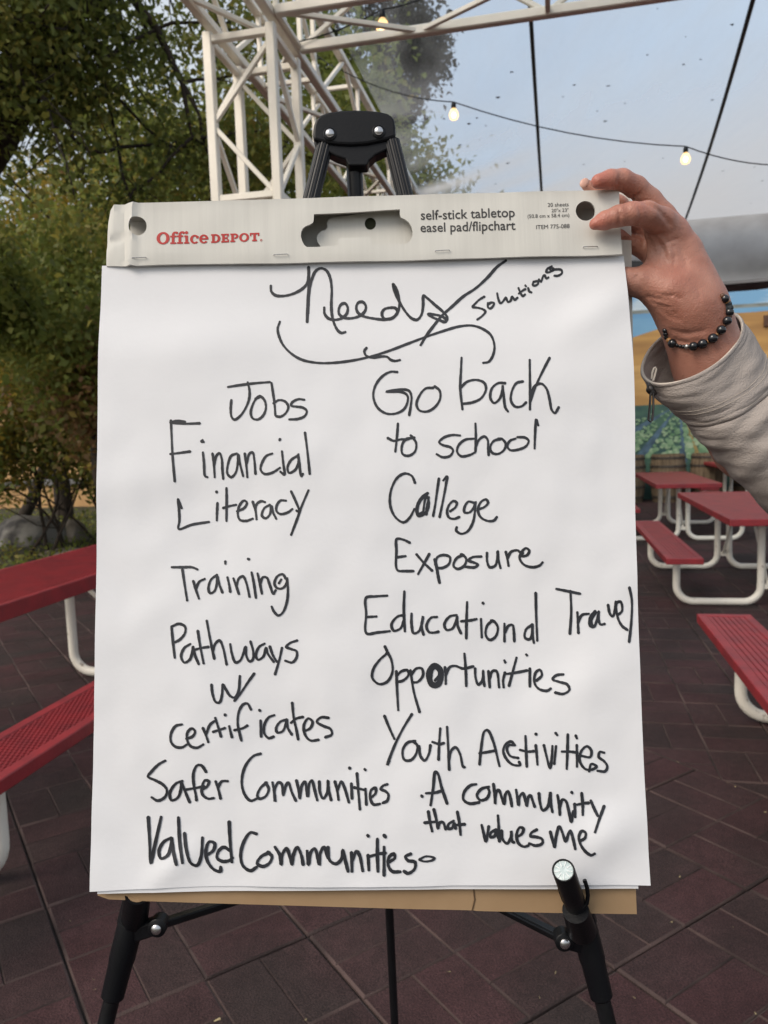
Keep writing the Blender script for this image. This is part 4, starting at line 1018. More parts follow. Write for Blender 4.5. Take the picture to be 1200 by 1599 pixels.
word('words to school', D0, 3, [[185,365,182,410,178,450,173,495],[137,432,165,445,200,438,225,440],[240,435,215,445,202,480,208,508,235,515,265,495,270,455,250,425,245,420],[225,435,262,430],[475,420,440,418,400,430,378,452,395,465,430,475,443,490,430,515,395,522,367,508],[540,435,500,440,470,465,462,495,480,517,520,512,545,500],[548,365,550,430,548,495],[550,475,565,440,590,425,605,440,607,480,610,512],[665,437,635,445,617,475,625,500,650,507,680,490,690,460,670,435,655,435],[735,435,710,445,697,470,710,488,745,487,785,470,797,445,780,430,745,428],[825,480,827,420,833,345,842,372]], 3.9)
E0 = (560, 720)
word('word College with a scribbled o', E0, 3, [[265,102,250,70,220,58,185,75,158,120,147,175,155,230,180,270,212,287,240,265,262,225],[325,150,300,165,280,195,272,235,280,258,305,250,325,225,330,190,318,165,295,180,278,220,280,250,300,240],[322,150,310,190,303,245],[330,170,322,210,318,250],[377,82,370,130,360,200,350,257],[398,90,415,72,410,110,395,190,380,262],[430,235,455,215,460,195,445,187,425,205,415,240,425,265,450,270,472,262],[540,195,515,190,497,215,497,240,520,240,542,215,548,190,545,240,535,290,510,330,480,340,458,325,460,310],[565,225,590,215,607,195,598,180,575,190,560,225,570,260,605,280,635,278,648,262]], 4.0)
word('word Exposure', E0, 3, [[240,382,210,368,180,365,178,420,182,510,220,515,257,515],[182,450,220,445],[272,437,305,475,345,513],[332,435,310,475,280,528],[357,460,365,500,372,540,380,570],[360,485,370,450,400,440,428,450,425,480,395,500,365,500],[362,470,372,520,378,560],[490,440,460,455,445,490,465,505,495,490,505,460,490,440,480,437],[575,447,535,450,515,465,540,475,560,485,545,497,500,495],[602,430,603,470,615,497,640,490,650,455,652,422,655,460,665,500],[690,425,697,455,703,490],[698,455,715,425,745,418,760,430],[770,430,765,445,790,440,800,420,785,408,765,425,755,455,775,485,815,497,850,488,862,475]], 4.2)
F0 = (200, 850)
word('word Training', F0, 3, [[207,107,260,107,300,107,326,117],[256,118,265,180,278,262],[307,172,320,215,333,253],[320,205,335,175,360,162],[418,143,390,165,378,205,385,228,405,220,418,180,420,150,430,190,443,225],[467,155,475,190,480,222],[457,80,457,90],[495,160,508,195,520,232],[510,195,520,160,540,150,555,180,570,245],[580,132,590,180,600,250],[563,68,568,70],[608,137,618,180,628,230],[620,185,632,155,650,155,665,190,682,232,692,215],[740,160,725,140,700,150,687,185,700,205,725,205,745,180,745,155,750,210,745,270,725,320,705,333,685,315,674,292],[718,165,708,182]], 4.0)
word('word Pathways', F0, 3, [[205,385,210,440,220,530],[205,385,240,372,268,385,268,415,245,445,222,458],[292,467,265,485,250,525,265,553,290,540,303,500,305,478,315,520,332,560],[328,405,338,470,355,557],[308,495,345,485,378,480],[370,358,385,440,405,535],[400,500,410,465,430,450,445,480,463,562],[480,468,487,510,505,553,525,545,540,515,552,480,555,520,570,548,585,540,588,505,575,455],[640,465,615,480,600,520,610,540,635,525,648,485,655,510,683,550],[665,478,680,520,695,545,700,550],[722,485,710,540,690,608],[793,450,760,462,742,480,765,490,790,500,790,530,770,553,738,545]], 4.1)
word('abbreviation w/', F0, 3, [[392,657,397,700,412,738,430,740,442,700,445,655,460,680,480,710,500,717,518,690,525,617],[592,605,560,650,530,695,500,732]], 4.1)
G0 = (540, 900)
word('word Educational', G0, 2.4, [[155,72,110,75,77,80,77,140,78,213,120,210,165,205],[80,152,115,150],[220,145,195,150,172,180,180,203,205,195,220,160],[220,57,218,130,222,205],[247,140,247,180,255,213,275,205,287,170,290,148,285,190,292,218],[342,152,320,155,303,185,312,208,335,210,348,207],[415,145,390,150,370,180,378,200,400,195,415,165,418,150,420,185,432,213],[455,97,453,160,452,232],[433,168,465,165,490,160],[507,160,510,228],[514,99],[550,165,530,185,525,220,540,238,562,225,570,190,555,168,545,165],[595,178,595,243],[597,210,610,185,625,182,630,205,632,243],[700,180,675,200,672,230,690,235,700,205,700,182,700,220,705,248],[712,62,714,150,718,240]], 4.2)
word('word Travel', G0, 2.4, [[790,47,830,55,878,65],[842,55,845,130,840,215],[868,135,870,175,872,212],[870,175,885,145,910,140],[935,130,915,155,915,185,930,188,942,160,948,130,947,160,955,180,970,178],[938,135,920,165,925,188],[983,107,990,140,1000,150,1010,120,1012,95],[1018,145,1035,130,1030,95,1015,100,1018,150,1035,185,1055,200],[1063,42,1072,90,1070,170,1062,245]], 4.2)
word('word Opportunities with a scribbled o', G0, 2.4, [[147,262,155,285,130,310,105,345,100,380,125,403,155,395,175,360,172,315,158,285],[190,355,193,430,197,500],[190,375,210,355,232,352,235,370,215,390,195,395],[243,352,255,430,277,508],[245,370,265,345,285,345,290,370,270,395,252,397]]
 + [[335+rx*math.cos(R(a)) if k % 2 == 0 else 372+ry*math.sin(R(a)) for a in range(a0, a0+361, 24) for k in (0, 1)] for rx, ry, a0 in ((29, 43, 20), (25, 37, 100), (21, 42, 220), (17, 30, 300))]
 + [[320,380,325,350,345,340,350,370,335,390],[372,340,375,370,375,402],[375,370,390,340,410,335,440,345,478,337],[445,290,450,350,452,410],[485,345,487,380,497,405,512,390,515,352,517,390,520,410],[535,355,540,415],[540,385,550,355,565,355,575,415],[597,360,590,390,592,415],[595,315,598,322],[640,305,628,350,612,410],[605,365,640,360,680,352],[690,345,690,412],[677,293],[715,390,735,370,728,350,712,360,708,400,725,422,755,428,768,420],[815,367,790,370,775,385,800,395,830,405,838,425,815,440,785,435]], 4.2)
H0 = (200, 1090)
word('word certificates', H0, 3, [[253,123,225,130,203,165,203,205,225,228,255,230,275,218],[275,190,305,178,315,155,300,142,280,160,278,195,295,225,325,232,353,217],[352,140,365,170,377,205],[367,170,385,125,405,108],[410,93,425,140,437,180],[400,158,430,148,455,140],[475,132,482,160,488,183],[455,77],[577,53,560,25,540,30,520,65,515,120,525,170,532,198],[500,150,540,140,560,128],[622,105,625,180],[617,56],[685,80,660,90,640,125,640,165,660,187,683,180],[745,100,715,110,695,140,700,160,725,155,742,115,745,100,750,140,768,170],[770,22,777,90,790,150,798,193],[765,115,790,95,820,88],[825,155,855,140,865,110,845,95,825,125,830,170,855,198,893,195],[940,92,905,90,885,110,915,130,950,145,955,170,925,183]], 4.2)
word('words Safer Communities', H0, 3, [[175,293,145,310,110,345,95,367,130,385,165,405,183,430,175,462,140,480,113,465],[255,388,225,400,197,445,205,478,235,465,250,420,252,395,270,440,290,487],[367,345,345,315,325,315,308,350,310,410,318,450,322,478],[275,428,320,420,358,413],[345,430,370,415,380,390,362,385,348,415,350,450,375,470,402,468],[412,390,425,430,435,470],[422,420,440,390,467,388],[622,260,590,270,555,310,537,360,535,410,550,455,575,480,605,470],[650,395,622,420,607,455,615,470,645,460,660,425,645,395],[678,395,686,440,690,485,688,430,705,395,720,400,728,455,740,410,752,395,768,440,787,480],[790,385,800,430,805,470,815,410,830,390,838,440,843,460,850,400,862,385,875,430,887,477],[897,390,900,440,915,470,935,440,938,385,942,430,952,477],[970,390,980,430,987,475],[983,430,1000,390,1015,420,1035,487],[1047,400,1050,470],[1038,326],[1073,352,1080,440,1087,520],[1060,418,1090,425,1110,430],[1113,425,1117,498],[1110,333],[1140,465,1160,445,1160,420,1140,430,1135,465,1150,497,1180,495],[1215,403,1195,410,1185,425,1205,435,1220,450,1215,480,1195,490]], 4.4)
I0 = (580, 1100)
word('words Youth Activities', I0, 3, [[62,53,85,110,108,160],[190,45,150,110,110,190,75,283,85,265],[205,170,170,178,147,215,155,258,185,260,210,230,215,190,195,172],[225,195,230,240,250,262,270,230,277,190],[323,112,318,180,315,258],[287,175,320,185,340,180],[355,105,360,200,365,305],[365,260,375,215,395,200,415,230,430,290,437,293],[507,280,515,200,530,125,545,120,570,170,600,287],[507,228,545,222,582,215],[672,190,655,173,630,185,618,215,630,250,660,280,697,283,692,268],[665,190,645,190,635,205,650,240,688,250],[722,148,725,220,728,290],[697,212,730,220,762,218],[770,190,775,240,778,280],[770,137],[808,190,820,240,837,297,845,250,848,195],[865,195,857,277],[863,133,870,142],[920,140,918,230,915,300],[893,220,930,220,965,225],[962,190,963,290],[957,145,962,157],[985,240,1025,245,1030,215,1010,195,985,215,975,260,1000,300,1030,305,1055,290,1030,278,1020,312],[1090,225,1070,222,1065,245,1090,265,1105,290,1095,312,1060,310]], 4.2)
word('words A community', I0, 3, [[278,470,290,390,300,315,310,320,330,390,355,463],[258,415,300,412,335,402],[236,427],[490,373,465,378,435,410,432,445,460,463,505,458],[550,385,515,395,495,425,510,447,540,440,553,410,545,388],[572,372,578,420,580,465,585,410,597,400,612,440,622,465,628,420,640,405,652,440,658,475],[678,400,685,440,690,470,695,430,710,415,722,450,728,475,735,435,745,425,757,455,765,478],[785,415,790,460,803,495,825,480,835,430,838,410,840,460,848,502],[872,425,880,470,883,515],[882,480,895,445,910,450,925,500,937,550,945,500],[952,465,955,525],[938,410],[985,415,990,470,990,515],[965,468,995,462,1018,460],[1028,450,1045,490,1060,520],[1090,475,1070,530,1048,597]], 4.6)
word('words that values me', I0, 3, [[267,500,275,550,285,592],[250,553,280,550,305,548],[293,490,305,540,312,580,318,555,335,550,348,583],[385,545,362,560,360,580,378,578,388,555,395,580],[403,502,412,550,418,608],[385,565,415,562,438,560],[517,565,527,605,537,640,545,600,550,570],[585,585,560,600,558,620,578,615,585,590,595,625],[593,520,597,580,600,640],[610,590,615,630,635,650,655,620,655,590,660,640,668,645],[680,620,705,605,712,580,695,575,680,610,690,650,715,665,735,660],[775,585,750,600,745,615,775,620,800,630,800,650,770,660,740,650],[838,595,850,640,858,668,865,620,880,570,895,600,910,640,925,600,932,590,945,630,955,675],[975,640,1000,625,1003,600,985,592,972,620,980,655,1005,690,1030,705,1045,698]], 4.6)
word('words Valued Communities', (200, 1260), 2.4, [[77,38,82,120,87,210,100,150,125,38],[162,115,135,130,117,165,125,192,150,180,163,140,165,115,172,170,182,215],[190,40,195,130,205,208],[213,98,220,160,237,210,260,218,275,185,280,115],[297,180,322,160,325,135,305,130,293,165,300,205,325,235,348,240,348,225],[380,55,383,120,390,205],[385,165,360,150,340,165,335,190,355,203,380,200,392,190],[482,100,460,95,435,130,423,180,432,220,460,238,482,225],[530,170,500,185,485,210,505,222,530,210,540,185,525,168],[552,150,570,180,575,215,580,175,595,155,607,185,615,215,620,180,635,150,650,180,657,215],[672,165,677,215,685,170,700,155,712,190,718,215,722,170,735,150,750,190],[750,150,757,200,780,212,800,195,805,160,815,200,825,240],[838,170,840,240],[842,200,857,165,868,180,880,238],[900,180,903,235],[899,106],[935,120,935,180,937,240],[905,185,940,175,965,172],[960,150,960,255],[960,105,965,112],[980,205,1000,190,997,175,980,185,975,215,990,240,1020,242],[1060,175,1040,185,1050,200,1075,205,1075,230,1050,248,1035,240]], 5.1)
word('equals sign drawn as a flat loop', (200, 1260), 2.4, [[1093,195,1118,184,1149,191,1140,199,1110,203,1092,197]], 3.6)
# ================================================================== easel
hz = (500, 232)
EA = thing('easel', 'black folding tripod easel with a ribbed-leg head, holding the easel pad', 'easel', (0.03, .95, 0), 0)
def Z6(x, y): return (470+x/6, 160+y/6)
DH = .802
face = [(118,345),(113,300),(115,250),(122,205),(136,165),(158,135),(190,112),(260,86),(380,70),(500,65),(620,68),(740,80),(815,98),(852,122),(876,152),(888,220),(890,318),(830,338),(760,355),(620,384),(480,394),(340,388),(220,370)]
P0 = [at(*Z6(*p), DH) for p in face]
mb = MB(); bk_ = pn*-.020
mb.prism(P0, bk_); head = mb.build('head', M['black'], EA, bevel=.0025)
skirt = [(120,345),(150,470),(200,430),(330,500),(420,530),(450,590),(620,590),(640,545),(700,490),(830,430),(898,430),(896,318),(480,300)]
mb = MB(); mb.prism([at(*Z6(*p), DH+.004) for p in skirt], bk_*.8); mb.build('head_skirt', M['black'], head, bevel=.0015)
for x, y in ((273, 296), (730, 274)):
    c = at(*Z6(x, y), DH); 
    def lf(x_, y_, z_): return c+CR*x_+CU*y_-_f*z_
    mb = MB(); mb.lathe([(.0068, .0), (.0070, .0008), (.0062, .0014), (.0058, .0006)], lf, 24); mb.build('recess_ring', M['black_metal'], head, smooth=True)
    mb = MB(); mb.lathe([(.0050, .0003), (.0050, .0016), (.0044, .0030), (.0030, .0040), (.0010, .0044)], lf, 20); mb.build('rivet', M['steel'], head, smooth=True)
def ribbed(p, q, r, name, ribs=16, depth_=.07, parent=EA):
    mb = MB(); p = np.asarray(p); q = np.asarray(q); t = (q-p)/np.linalg.norm(q-p); a = np.cross(t, _f); a /= np.linalg.norm(a); b = np.cross(t, a); n = ribs*4; vs = []
    for e in (p, q):
        for k in range(n):
            th = 2*math.pi*k/n; rr = r*(1-(depth_ if k % 4 in (0,) else 0)); vs.append(e+(a*math.cos(th)+b*math.sin(th))*rr)
    mb.add(vs, [(k, (k+1) % n, n+(k+1) % n, n+k) for k in range(n)] + [tuple(range(n))[::-1], tuple(range(n, 2*n))])
    return mb.build(name, M['black_metal'], parent)
def toground(p, q):
    d = q-p; return p+d*(.008-p[2])/d[2]
LT, LB = at(507, 228, .812), at(205, 1440, .742)
RT, RB = at(612, 222, .812), at(911, 1440, .742)
def leg(T0, B0, name):
    T0 = np.asarray(T0); d = (B0-T0); L_ = np.linalg.norm(d)
    top = ribbed(T0, B0, .0088, 'front_leg')
    G = toground(T0, B0+d*.01)
    mb = MB(); mb.tube([B0, G], .0078, 16); mb.build('lower_leg', M['black_metal'], top, smooth=True)
    mb = MB(); mb.tube([G-np.array([0, 0, .006]), G+ (B0-G)/np.linalg.norm(B0-G)*.03], .013, 14); mb.build('rubber_foot', M['black'], top, smooth=True)
    t = d/L_
    # collar: wide sleeve, thin ring, clamp body, lower taper
    mb = MB(); c0 = B0 - t*.018
    mb.tube([c0-t*.022, c0+t*.018, c0+t*.0185, c0+t*.052, c0+t*.058, c0+t*.088, c0+t*.090], [.0132, .0132, .0124, .0124, .0115, .0108, .0086], 24)
    mb.build('collar', M['black'], top, smooth=True)
    mb = MB(); mb.tube([c0+t*.0170, c0+t*.0182], .0134, 24); mb.build('collar_ring', M['black_metal'], top, smooth=True)
    return top, t, c0
legL, tL, cL = leg(LT, LB, 'l'); legR, tR, cR = leg(RT, RB, 'r')
# rear leg
HT = at(553, 245, .822)
q = at(612, 1500, 1.05); HB = toground(HT, q)
mb = MB(); mb.tube([HT, HT+(HB-HT)*.5], .0088, 16); rl = mb.build('rear_leg', M['black_metal'], EA, smooth=True)
mb = MB(); mb.tube([HT+(HB-HT)*.45, HB], .0056, 14); mb.build('lower_leg', M['black_metal'], rl, smooth=True)
mb = MB(); mb.tube([HB-np.array([0, 0, .006]), HB+np.array([0, 0, .03])], .010, 14); mb.build('rubber_foot', M['black'], rl, smooth=True)
hubp = HT+(HB-HT)*.40
mb = MB(); mb.tube([hubp-(HB-HT)*.012, hubp+(HB-HT)*.03], .015, 20); mb.build('collar', M['black'], rl, smooth=True)
# braces with their lugs and rivets
def brace(px, py, d, px2, py2, cc):
    a = at(px, py, d); b = at(px2, py2, .90)
    dirv = (b-a)/np.linalg.norm(b-a)
    mb = MB(); mb.bar(a-dirv*.004, b, .011, .006)
    up = np.cross(dirv, _f); up /= np.linalg.norm(up)
    br = mb.build('brace', M['black_metal'], EA)
    mb = MB()
    for k in (-1, 0, 1): mb.tube([a+up*k*.0030-_f*.0042+dirv*.01, b+up*k*.0030-_f*.0042], .0009, 6)
    mb.build('ridge', M['black_metal'], br, smooth=True)
    mb = MB(); mb.lathe([(.0048, 0), (.0048, .002), (.0034, .0032), (.001, .0036)], lambda x, y, z: a+CR*x+CU*y-_f*(z+.0085), 18); mb.build('rivet', M['steel'], br, smooth=True)
    mb = MB(); mb.lathe([(.0088, -.006), (.0088, .0075), (.0075, .0085)], lambda x, y, z: a+CR*x+CU*y-_f*z, 20); 
    mb.bar(a, cc, .014, .014); mb.build('lug', M['black'], br, smooth=True)
brace(879, 1465, .735, 640, 1345, cR+tR*.040)
brace(249, 1443, .735, 560, 1345, cL+tL*.030)
# support pegs: a tube that points out towards the viewer with a clear cap, in a U shaped clip
def peg(px0, py0, d0, px1, py1, d1, r, capm, name='support_peg'):
    a = at(px0, py0, d0); b = at(px1, py1, d1); t = (b-a)/np.linalg.norm(b-a)
    x_ = np.cross(t, CU); x_ /= np.linalg.norm(x_); y_ = np.cross(x_, t); Lp = np.linalg.norm(b-a)
    mb = MB(); mb.lathe([(r, 0), (r, Lp-.0008), (r*.97, Lp), (r*.88, Lp), (r*.86, Lp-.004)], lambda x, y, z: a+x_*x+y_*y+t*z, 30); pg = mb.build('support_peg', M['black'], EA, smooth=True)
    mb = MB(); mb.lathe([(r*.84, -.0035), (r*.84, -.0012), (r*.5, -.0008), (r*.1, -.0006)], lambda x, y, z: b+x_*x+y_*y+t*z, 24); cp = mb.build('end_cap', capm, pg, smooth=True)
    mb = MB()
    for k in range(9):
        a_ = 2*math.pi*k/9+.3; d = x_*math.cos(a_)+y_*math.sin(a_); mb.tube([b+d*r*.30-t*.0004, b+d*r*.80-t*.0006], .0004, 5)
    mb.build('cap_spoke', mat('cap_spoke_white', (.8, .83, .83), .4), cp)
    return pg, t
capm = mat('frosted_cap', (.58, .66, .66), .25, base2=(.38, .46, .46), vscale=260)
pg, tp = peg(906, 1432, .722, 880, 1358.5, .655, .0098, capm)
cl = [at(x, y, d) for x, y, d in ((913, 1374, .690), (917, 1386, .690), (918.5, 1398, .691), (917, 1410, .692), (910, 1419, .693), (899, 1421, .693), (888, 1416, .692), (881, 1406, .691), (876, 1393, .689), (873, 1380, .688))]
mb = MB(); mb.tube(cl, .0019, 10); mb.build('clip', M['black'], EA, smooth=True)
mb = MB(); mb.tube([at(899, 1421, .698), at(909, 1452, .722)], [.0120, .0136], 22); mb.build('peg_socket', M['black'], EA, smooth=True)
# left peg socket: its mouth shows the pale inside below the sheet
c = at(216, 1393, .716); d_ = at(210, 1425, .738)-c; d_ /= np.linalg.norm(d_)
mb = MB(); mb.tube([c, at(210, 1436, .742)], [.0120, .0130], 24); mb.build('peg_socket', M['black'], EA, smooth=True)
mb = MB(); mb.tube([c-d_*.001, c+d_*.0005], [.0098, .0098], 22); mb.build('peg_mouth', M['brown_card'], EA, smooth=True)
# ================================================================== hand, bracelet and sleeve
def Z7(x, y): return (780+x/3, 250+y/3)
KZ = .765/PF/3                                                    # metres per unit of the 3x tracing
HD = hit(950, 350, PO+pn*.006, pn); D0 = float(np.dot(HD-CAM, _f))
def hp(x, y, off): return at(*Z7(x, y), D0+off)
PERSON = thing('person', 'person off the right edge whose raised hand grips the pad corner', 'person', (.62, .95, 0), 0)
class SDF:
    def __init__(self, lo, hi, res):
        self.lo = np.array(lo); self.res = res; self.n = np.ceil((np.array(hi)-self.lo)/res).astype(int)+1
        g = [self.lo[i]+np.arange(self.n[i])*res for i in range(3)]
        self.X, self.Y, self.Z = [a.astype(np.float32) for a in np.meshgrid(*g, indexing='ij')]
    def cap(self, a, ra, b, rb):
        ba = b-a; l2 = float(np.dot(ba, ba))+1e-12
        px, py, pz = self.X-a[0], self.Y-a[1], self.Z-a[2]
        t = np.clip((px*ba[0]+py*ba[1]+pz*ba[2])/l2, 0, 1)
        return np.sqrt((px-t*ba[0])**2+(py-t*ba[1])**2+(pz-t*ba[2])**2)-(ra+(rb-ra)*t)
    def chain(self, pts, k=.004):
        F = None
        for (a, ra), (b, rb) in zip(pts[:-1], pts[1:]):
            c = self.cap(a, ra, b, rb); F = c if F is None else smin(F, c, k)
        return F
def smin(a, b, k):
    h = np.clip(.5+.5*(b-a)/k, 0, 1); return b+(a-b)*h-k*h*(1-h)
def nets(sd, F):
    I = F < 0
    cell = np.zeros(tuple(np.array(F.shape)-1), bool); cnt = np.zeros(cell.shape, np.int8)
    for dx in (0, 1):
        for dy in (0, 1):
            for dz in (0, 1): cnt += I[dx:F.shape[0]-1+dx, dy:F.shape[1]-1+dy, dz:F.shape[2]-1+dz]
    act = (cnt > 0) & (cnt < 8); idx = np.full(cell.shape, -1, np.int64); ii = np.argwhere(act); idx[act] = np.arange(len(ii))
    acc = np.zeros((len(ii), 3)); num = np.zeros(len(ii))
    cor = [(x, y, z) for x in (0, 1) for y in (0, 1) for z in (0, 1)]
    for a in cor:
        for ax in range(3):
            if a[ax] == 1: continue
            b = list(a); b[ax] = 1
            fa = F[ii[:, 0]+a[0], ii[:, 1]+a[1], ii[:, 2]+a[2]]; fb = F[ii[:, 0]+b[0], ii[:, 1]+b[1], ii[:, 2]+b[2]]
            m_ = (fa < 0) != (fb < 0); t = np.where(m_, fa/(fa-fb+1e-20), 0)
            p = np.tile(np.array(a, float), (len(ii), 1)); p[:, ax] = t
            acc[m_] += p[m_]; num[m_] += 1
    V = sd.lo + (ii + acc/num[:, None])*sd.res
    faces = []
    for ax in range(3):
        o1, o2 = [(1, 2), (2, 0), (0, 1)][ax]
        sl0 = [slice(None)]*3; sl1 = [slice(None)]*3; sl0[ax] = slice(0, -1); sl1[ax] = slice(1, None)
        ch = I[tuple(sl0)] != I[tuple(sl1)]; E_ = np.argwhere(ch)
        E_ = E_[(E_[:, o1] > 0) & (E_[:, o2] > 0) & (E_[:, o1] < F.shape[o1]-1) & (E_[:, o2] < F.shape[o2]-1)]
        def gi(d1, d2):
            q = E_.copy(); q[:, o1] -= d1; q[:, o2] -= d2; return idx[q[:, 0], q[:, 1], q[:, 2]]
        Q_ = np.stack([gi(1, 1), gi(0, 1), gi(0, 0), gi(1, 0)], 1)
        flip = ~I[E_[:, 0], E_[:, 1], E_[:, 2]]; Q_[flip] = Q_[flip][:, ::-1]; faces.append(Q_)
    return V, np.concatenate(faces)
def C(x, y, off, r): return (hp(x, y, off), r*KZ)
# forearm axis in tracing units runs (917,710) -> (1010,1000)
FA = [C(905, 690, .022, 138), C(917, 735, .025, 140), C(945, 830, .032, 146), C(985, 950, .040, 158), C(1060, 1130, .05, 172), C(1180, 1330, .06, 185)]
palm = [[C(800, 335, .016, 72), C(850, 440, .020, 88), C(880, 560, .022, 112), C(905, 690, .024, 132)],
        [C(770, 400, .030, 70), C(810, 520, .032, 100), C(890, 680, .030, 130)],
        [C(745, 560, .018, 66), C(800, 620, .014, 100), C(868, 700, .018, 112)]]
index = [C(448, 300, -.016, 26), C(492, 284, -.0175, 40), C(560, 262, -.0205, 46), C(622, 250, -.0215, 49), C(690, 255, -.014, 57), C(760, 290, 0, 64), C(810, 345, .012, 72)]
middle = [C(464, 100, -.0115, 33), C(520, 90, -.0085, 42), C(575, 92, -.003, 47), C(640, 128, .006, 50), C(705, 190, .014, 54), C(765, 265, .018, 60), C(815, 350, .022, 70)]
ring_ = [C(410, 118, .0275, 26), C(470, 150, .030, 38), C(560, 210, .034, 42), C(640, 290, .036, 46), C(720, 370, .036, 52), C(800, 450, .032, 66)]
pinky = [C(470, 330, .032, 30), C(560, 360, .034, 36), C(640, 400, .036, 40), C(720, 450, .038, 48), C(800, 520, .036, 70)]
thumb = [C(532, 556, .016, 50), C(590, 564, .0135, 59), C(650, 573, .0135, 66), C(730, 590, .015, 74), C(810, 610, .018, 96)]
allp = [p for ch in [FA, index, middle, ring_, pinky, thumb]+palm for p in ch]
lo = np.min([p-r*1.15 for p, r in allp], 0)-.006; hi = np.max([p+r*1.15 for p, r in allp], 0)+.006
sd_ = SDF(lo, hi, .00165)
Fp = sd_.chain(FA, .012)
for ch in palm: Fp = smin(Fp, sd_.chain(ch, .010), .014)
parts = [smin(Fp, sd_.chain(ch, .0028), kk) for ch, kk in ((index, .009), (middle, .007), (ring_, .007), (pinky, .007), (thumb, .014))]
F = parts[0]
for q in parts[1:]: F = smin(F, q, .0012)
# web between index base and thumb, and the tendon ridge seen inside it
F = smin(F, sd_.chain([C(715, 345, .010, 20), C(735, 430, .014, 22), C(722, 520, .014, 26)], .004), .016)
F = smin(F, sd_.chain([C(790, 370, .004, 16), C(800, 440, .004, 15), C(812, 500, .006, 12)], .003), .012)
def groove(F, pts, dep, wd):
    for a, b in zip(pts[:-1], pts[1:]):
        d = sd_.cap(a, 0, b, 0); F = F + 2.0*dep*np.exp(-(d/wd)**2)
    return F
def surf(x, y, rng_=(-.06, .10)):
    """point on the hand's near surface under a tracing coordinate"""
    ds = np.linspace(rng_[0], rng_[1], 260); P = np.array([hp(x, y, d) for d in ds]); q = np.round((P-sd_.lo)/sd_.res).astype(int)
    ok = np.all((q >= 0) & (q < sd_.n), 1); v = np.where(ok, F[np.clip(q[:, 0], 0, sd_.n[0]-1), np.clip(q[:, 1], 0, sd_.n[1]-1), np.clip(q[:, 2], 0, sd_.n[2]-1)], 1)
    k = np.argmax(v < 0); return P[k] if v[k] < 0 else None
for pts, dep, wd in [([(566, 70), (560, 100), (564, 128)], .0011, .0016), ([(556, 225), (566, 260), (560, 300)], .0009, .0015), ([(640, 200), (662, 235), (652, 290), (640, 308)], .0009, .0016), ([(655, 160), (632, 175), (618, 188)], .0014, .0018),
                     ([(690, 200), (730, 220), (775, 262), (800, 300)], .0012, .0022), ([(655, 320), (690, 345), (730, 352), (760, 345)], .0012, .002), ([(640, 545), (660, 575), (655, 610)], .0010, .0014), ([(655, 535), (672, 575), (668, 620)], .0007, .0013),
                     ([(700, 640), (750, 652), (800, 660)], .0009, .0018), ([(715, 665), (760, 682), (800, 692)], .0008, .0016), ([(745, 690), (790, 715), (830, 718)], .0006, .0016), ([(720, 350), (760, 400), (790, 480)], .0010, .0018), ([(700, 370), (725, 430), (735, 500)], .0008, .0016), ([(770, 350), (790, 385), (830, 370)], .0006, .0014),
                     ([(742, 470), (752, 430), (748, 390)], .0008, .0013), ([(760, 500), (775, 450), (768, 410)], .0008, .0013), ([(815, 400), (822, 450), (815, 495)], .0008, .0013), ([(470, 245), (462, 262), (470, 285)], .0004, .0012), ([(600, 205), (606, 230)], .0005, .0011), ([(586, 212), (590, 240)], .0004, .0011), ([(575, 45), (590, 60), (592, 85)], .0004, .0012), ([(770, 640), (810, 632), (850, 650)], .0006, .0014), ([(730, 625), (770, 632), (800, 640)], .0006, .0013), ([(850, 420), (870, 470), (878, 520)], .0004, .0015), ([(760, 705), (800, 735), (850, 745)], .0005, .0016), ([(900, 560), (930, 600), (940, 640)], .0004, .0018), ([(810, 800), (880, 812), (960, 800)], .0007, .0022), ([(820, 842), (880, 856), (950, 846)], .0006, .002)]:
    S_ = [surf(*p) for p in pts]; S_ = [s for s in S_ if s is not None]
    if len(S_) > 1: F = groove(F, S_, dep, wd)
V_, Q_ = nets(sd_, F)
me = bpy.data.meshes.new('body'); me.from_pydata([tuple(v) for v in V_], [], [tuple(map(int, q)) for q in Q_]); me.update()
sk = bpy.data.materials.new('skin'); sk.use_nodes = True; nt = sk.node_tree; b = nt.nodes['Principled BSDF']; L = nt.links.new
tc = nt.nodes.new('ShaderNodeTexCoord'); nz = nt.nodes.new('ShaderNodeTexNoise'); nz.inputs['Scale'].default_value = 38; nz.inputs['Detail'].default_value = 6; L(tc.outputs['Object'], nz.inputs['Vector'])
cr = nt.nodes.new('ShaderNodeValToRGB'); e = cr.color_ramp.elements; e[0].position, e[1].position = .32, .68; e[0].color = (.35, .150, .105, 1); e[1].color = (.46, .228, .168, 1); L(nz.outputs['Fac'], cr.inputs[0])
at_ = nt.nodes.new('ShaderNodeAttribute'); at_.attribute_name = 'flush'
mxs = nt.nodes.new('ShaderNodeMix'); mxs.data_type = 'RGBA'; mxs.blend_type = 'MIX'; mxs.inputs[7].default_value = (.46, .135, .095, 1); L(at_.outputs['Fac'], mxs.inputs[0]); L(cr.outputs[0], mxs.inputs[6])
at2 = nt.nodes.new('ShaderNodeAttribute'); at2.attribute_name = 'pale'
mx2 = nt.nodes.new('ShaderNodeMix'); mx2.data_type = 'RGBA'; mx2.inputs[7].default_value = (.60, .33, .26, 1); L(at2.outputs['Fac'], mx2.inputs[0]); L(mxs.outputs[2], mx2.inputs[6])
L(mx2.outputs[2], b.inputs['Base Color']); b.inputs['Roughness'].default_value = .45; b.inputs['Subsurface Weight'].default_value = .12; b.inputs['Subsurface Radius'].default_value = (1, .35, .2); b.inputs['Subsurface Scale'].default_value = .004
vz = nt.nodes.new('ShaderNodeTexVoronoi'); vz.inputs['Scale'].default_value = 620; L(tc.outputs['Object'], vz.inputs['Vector'])
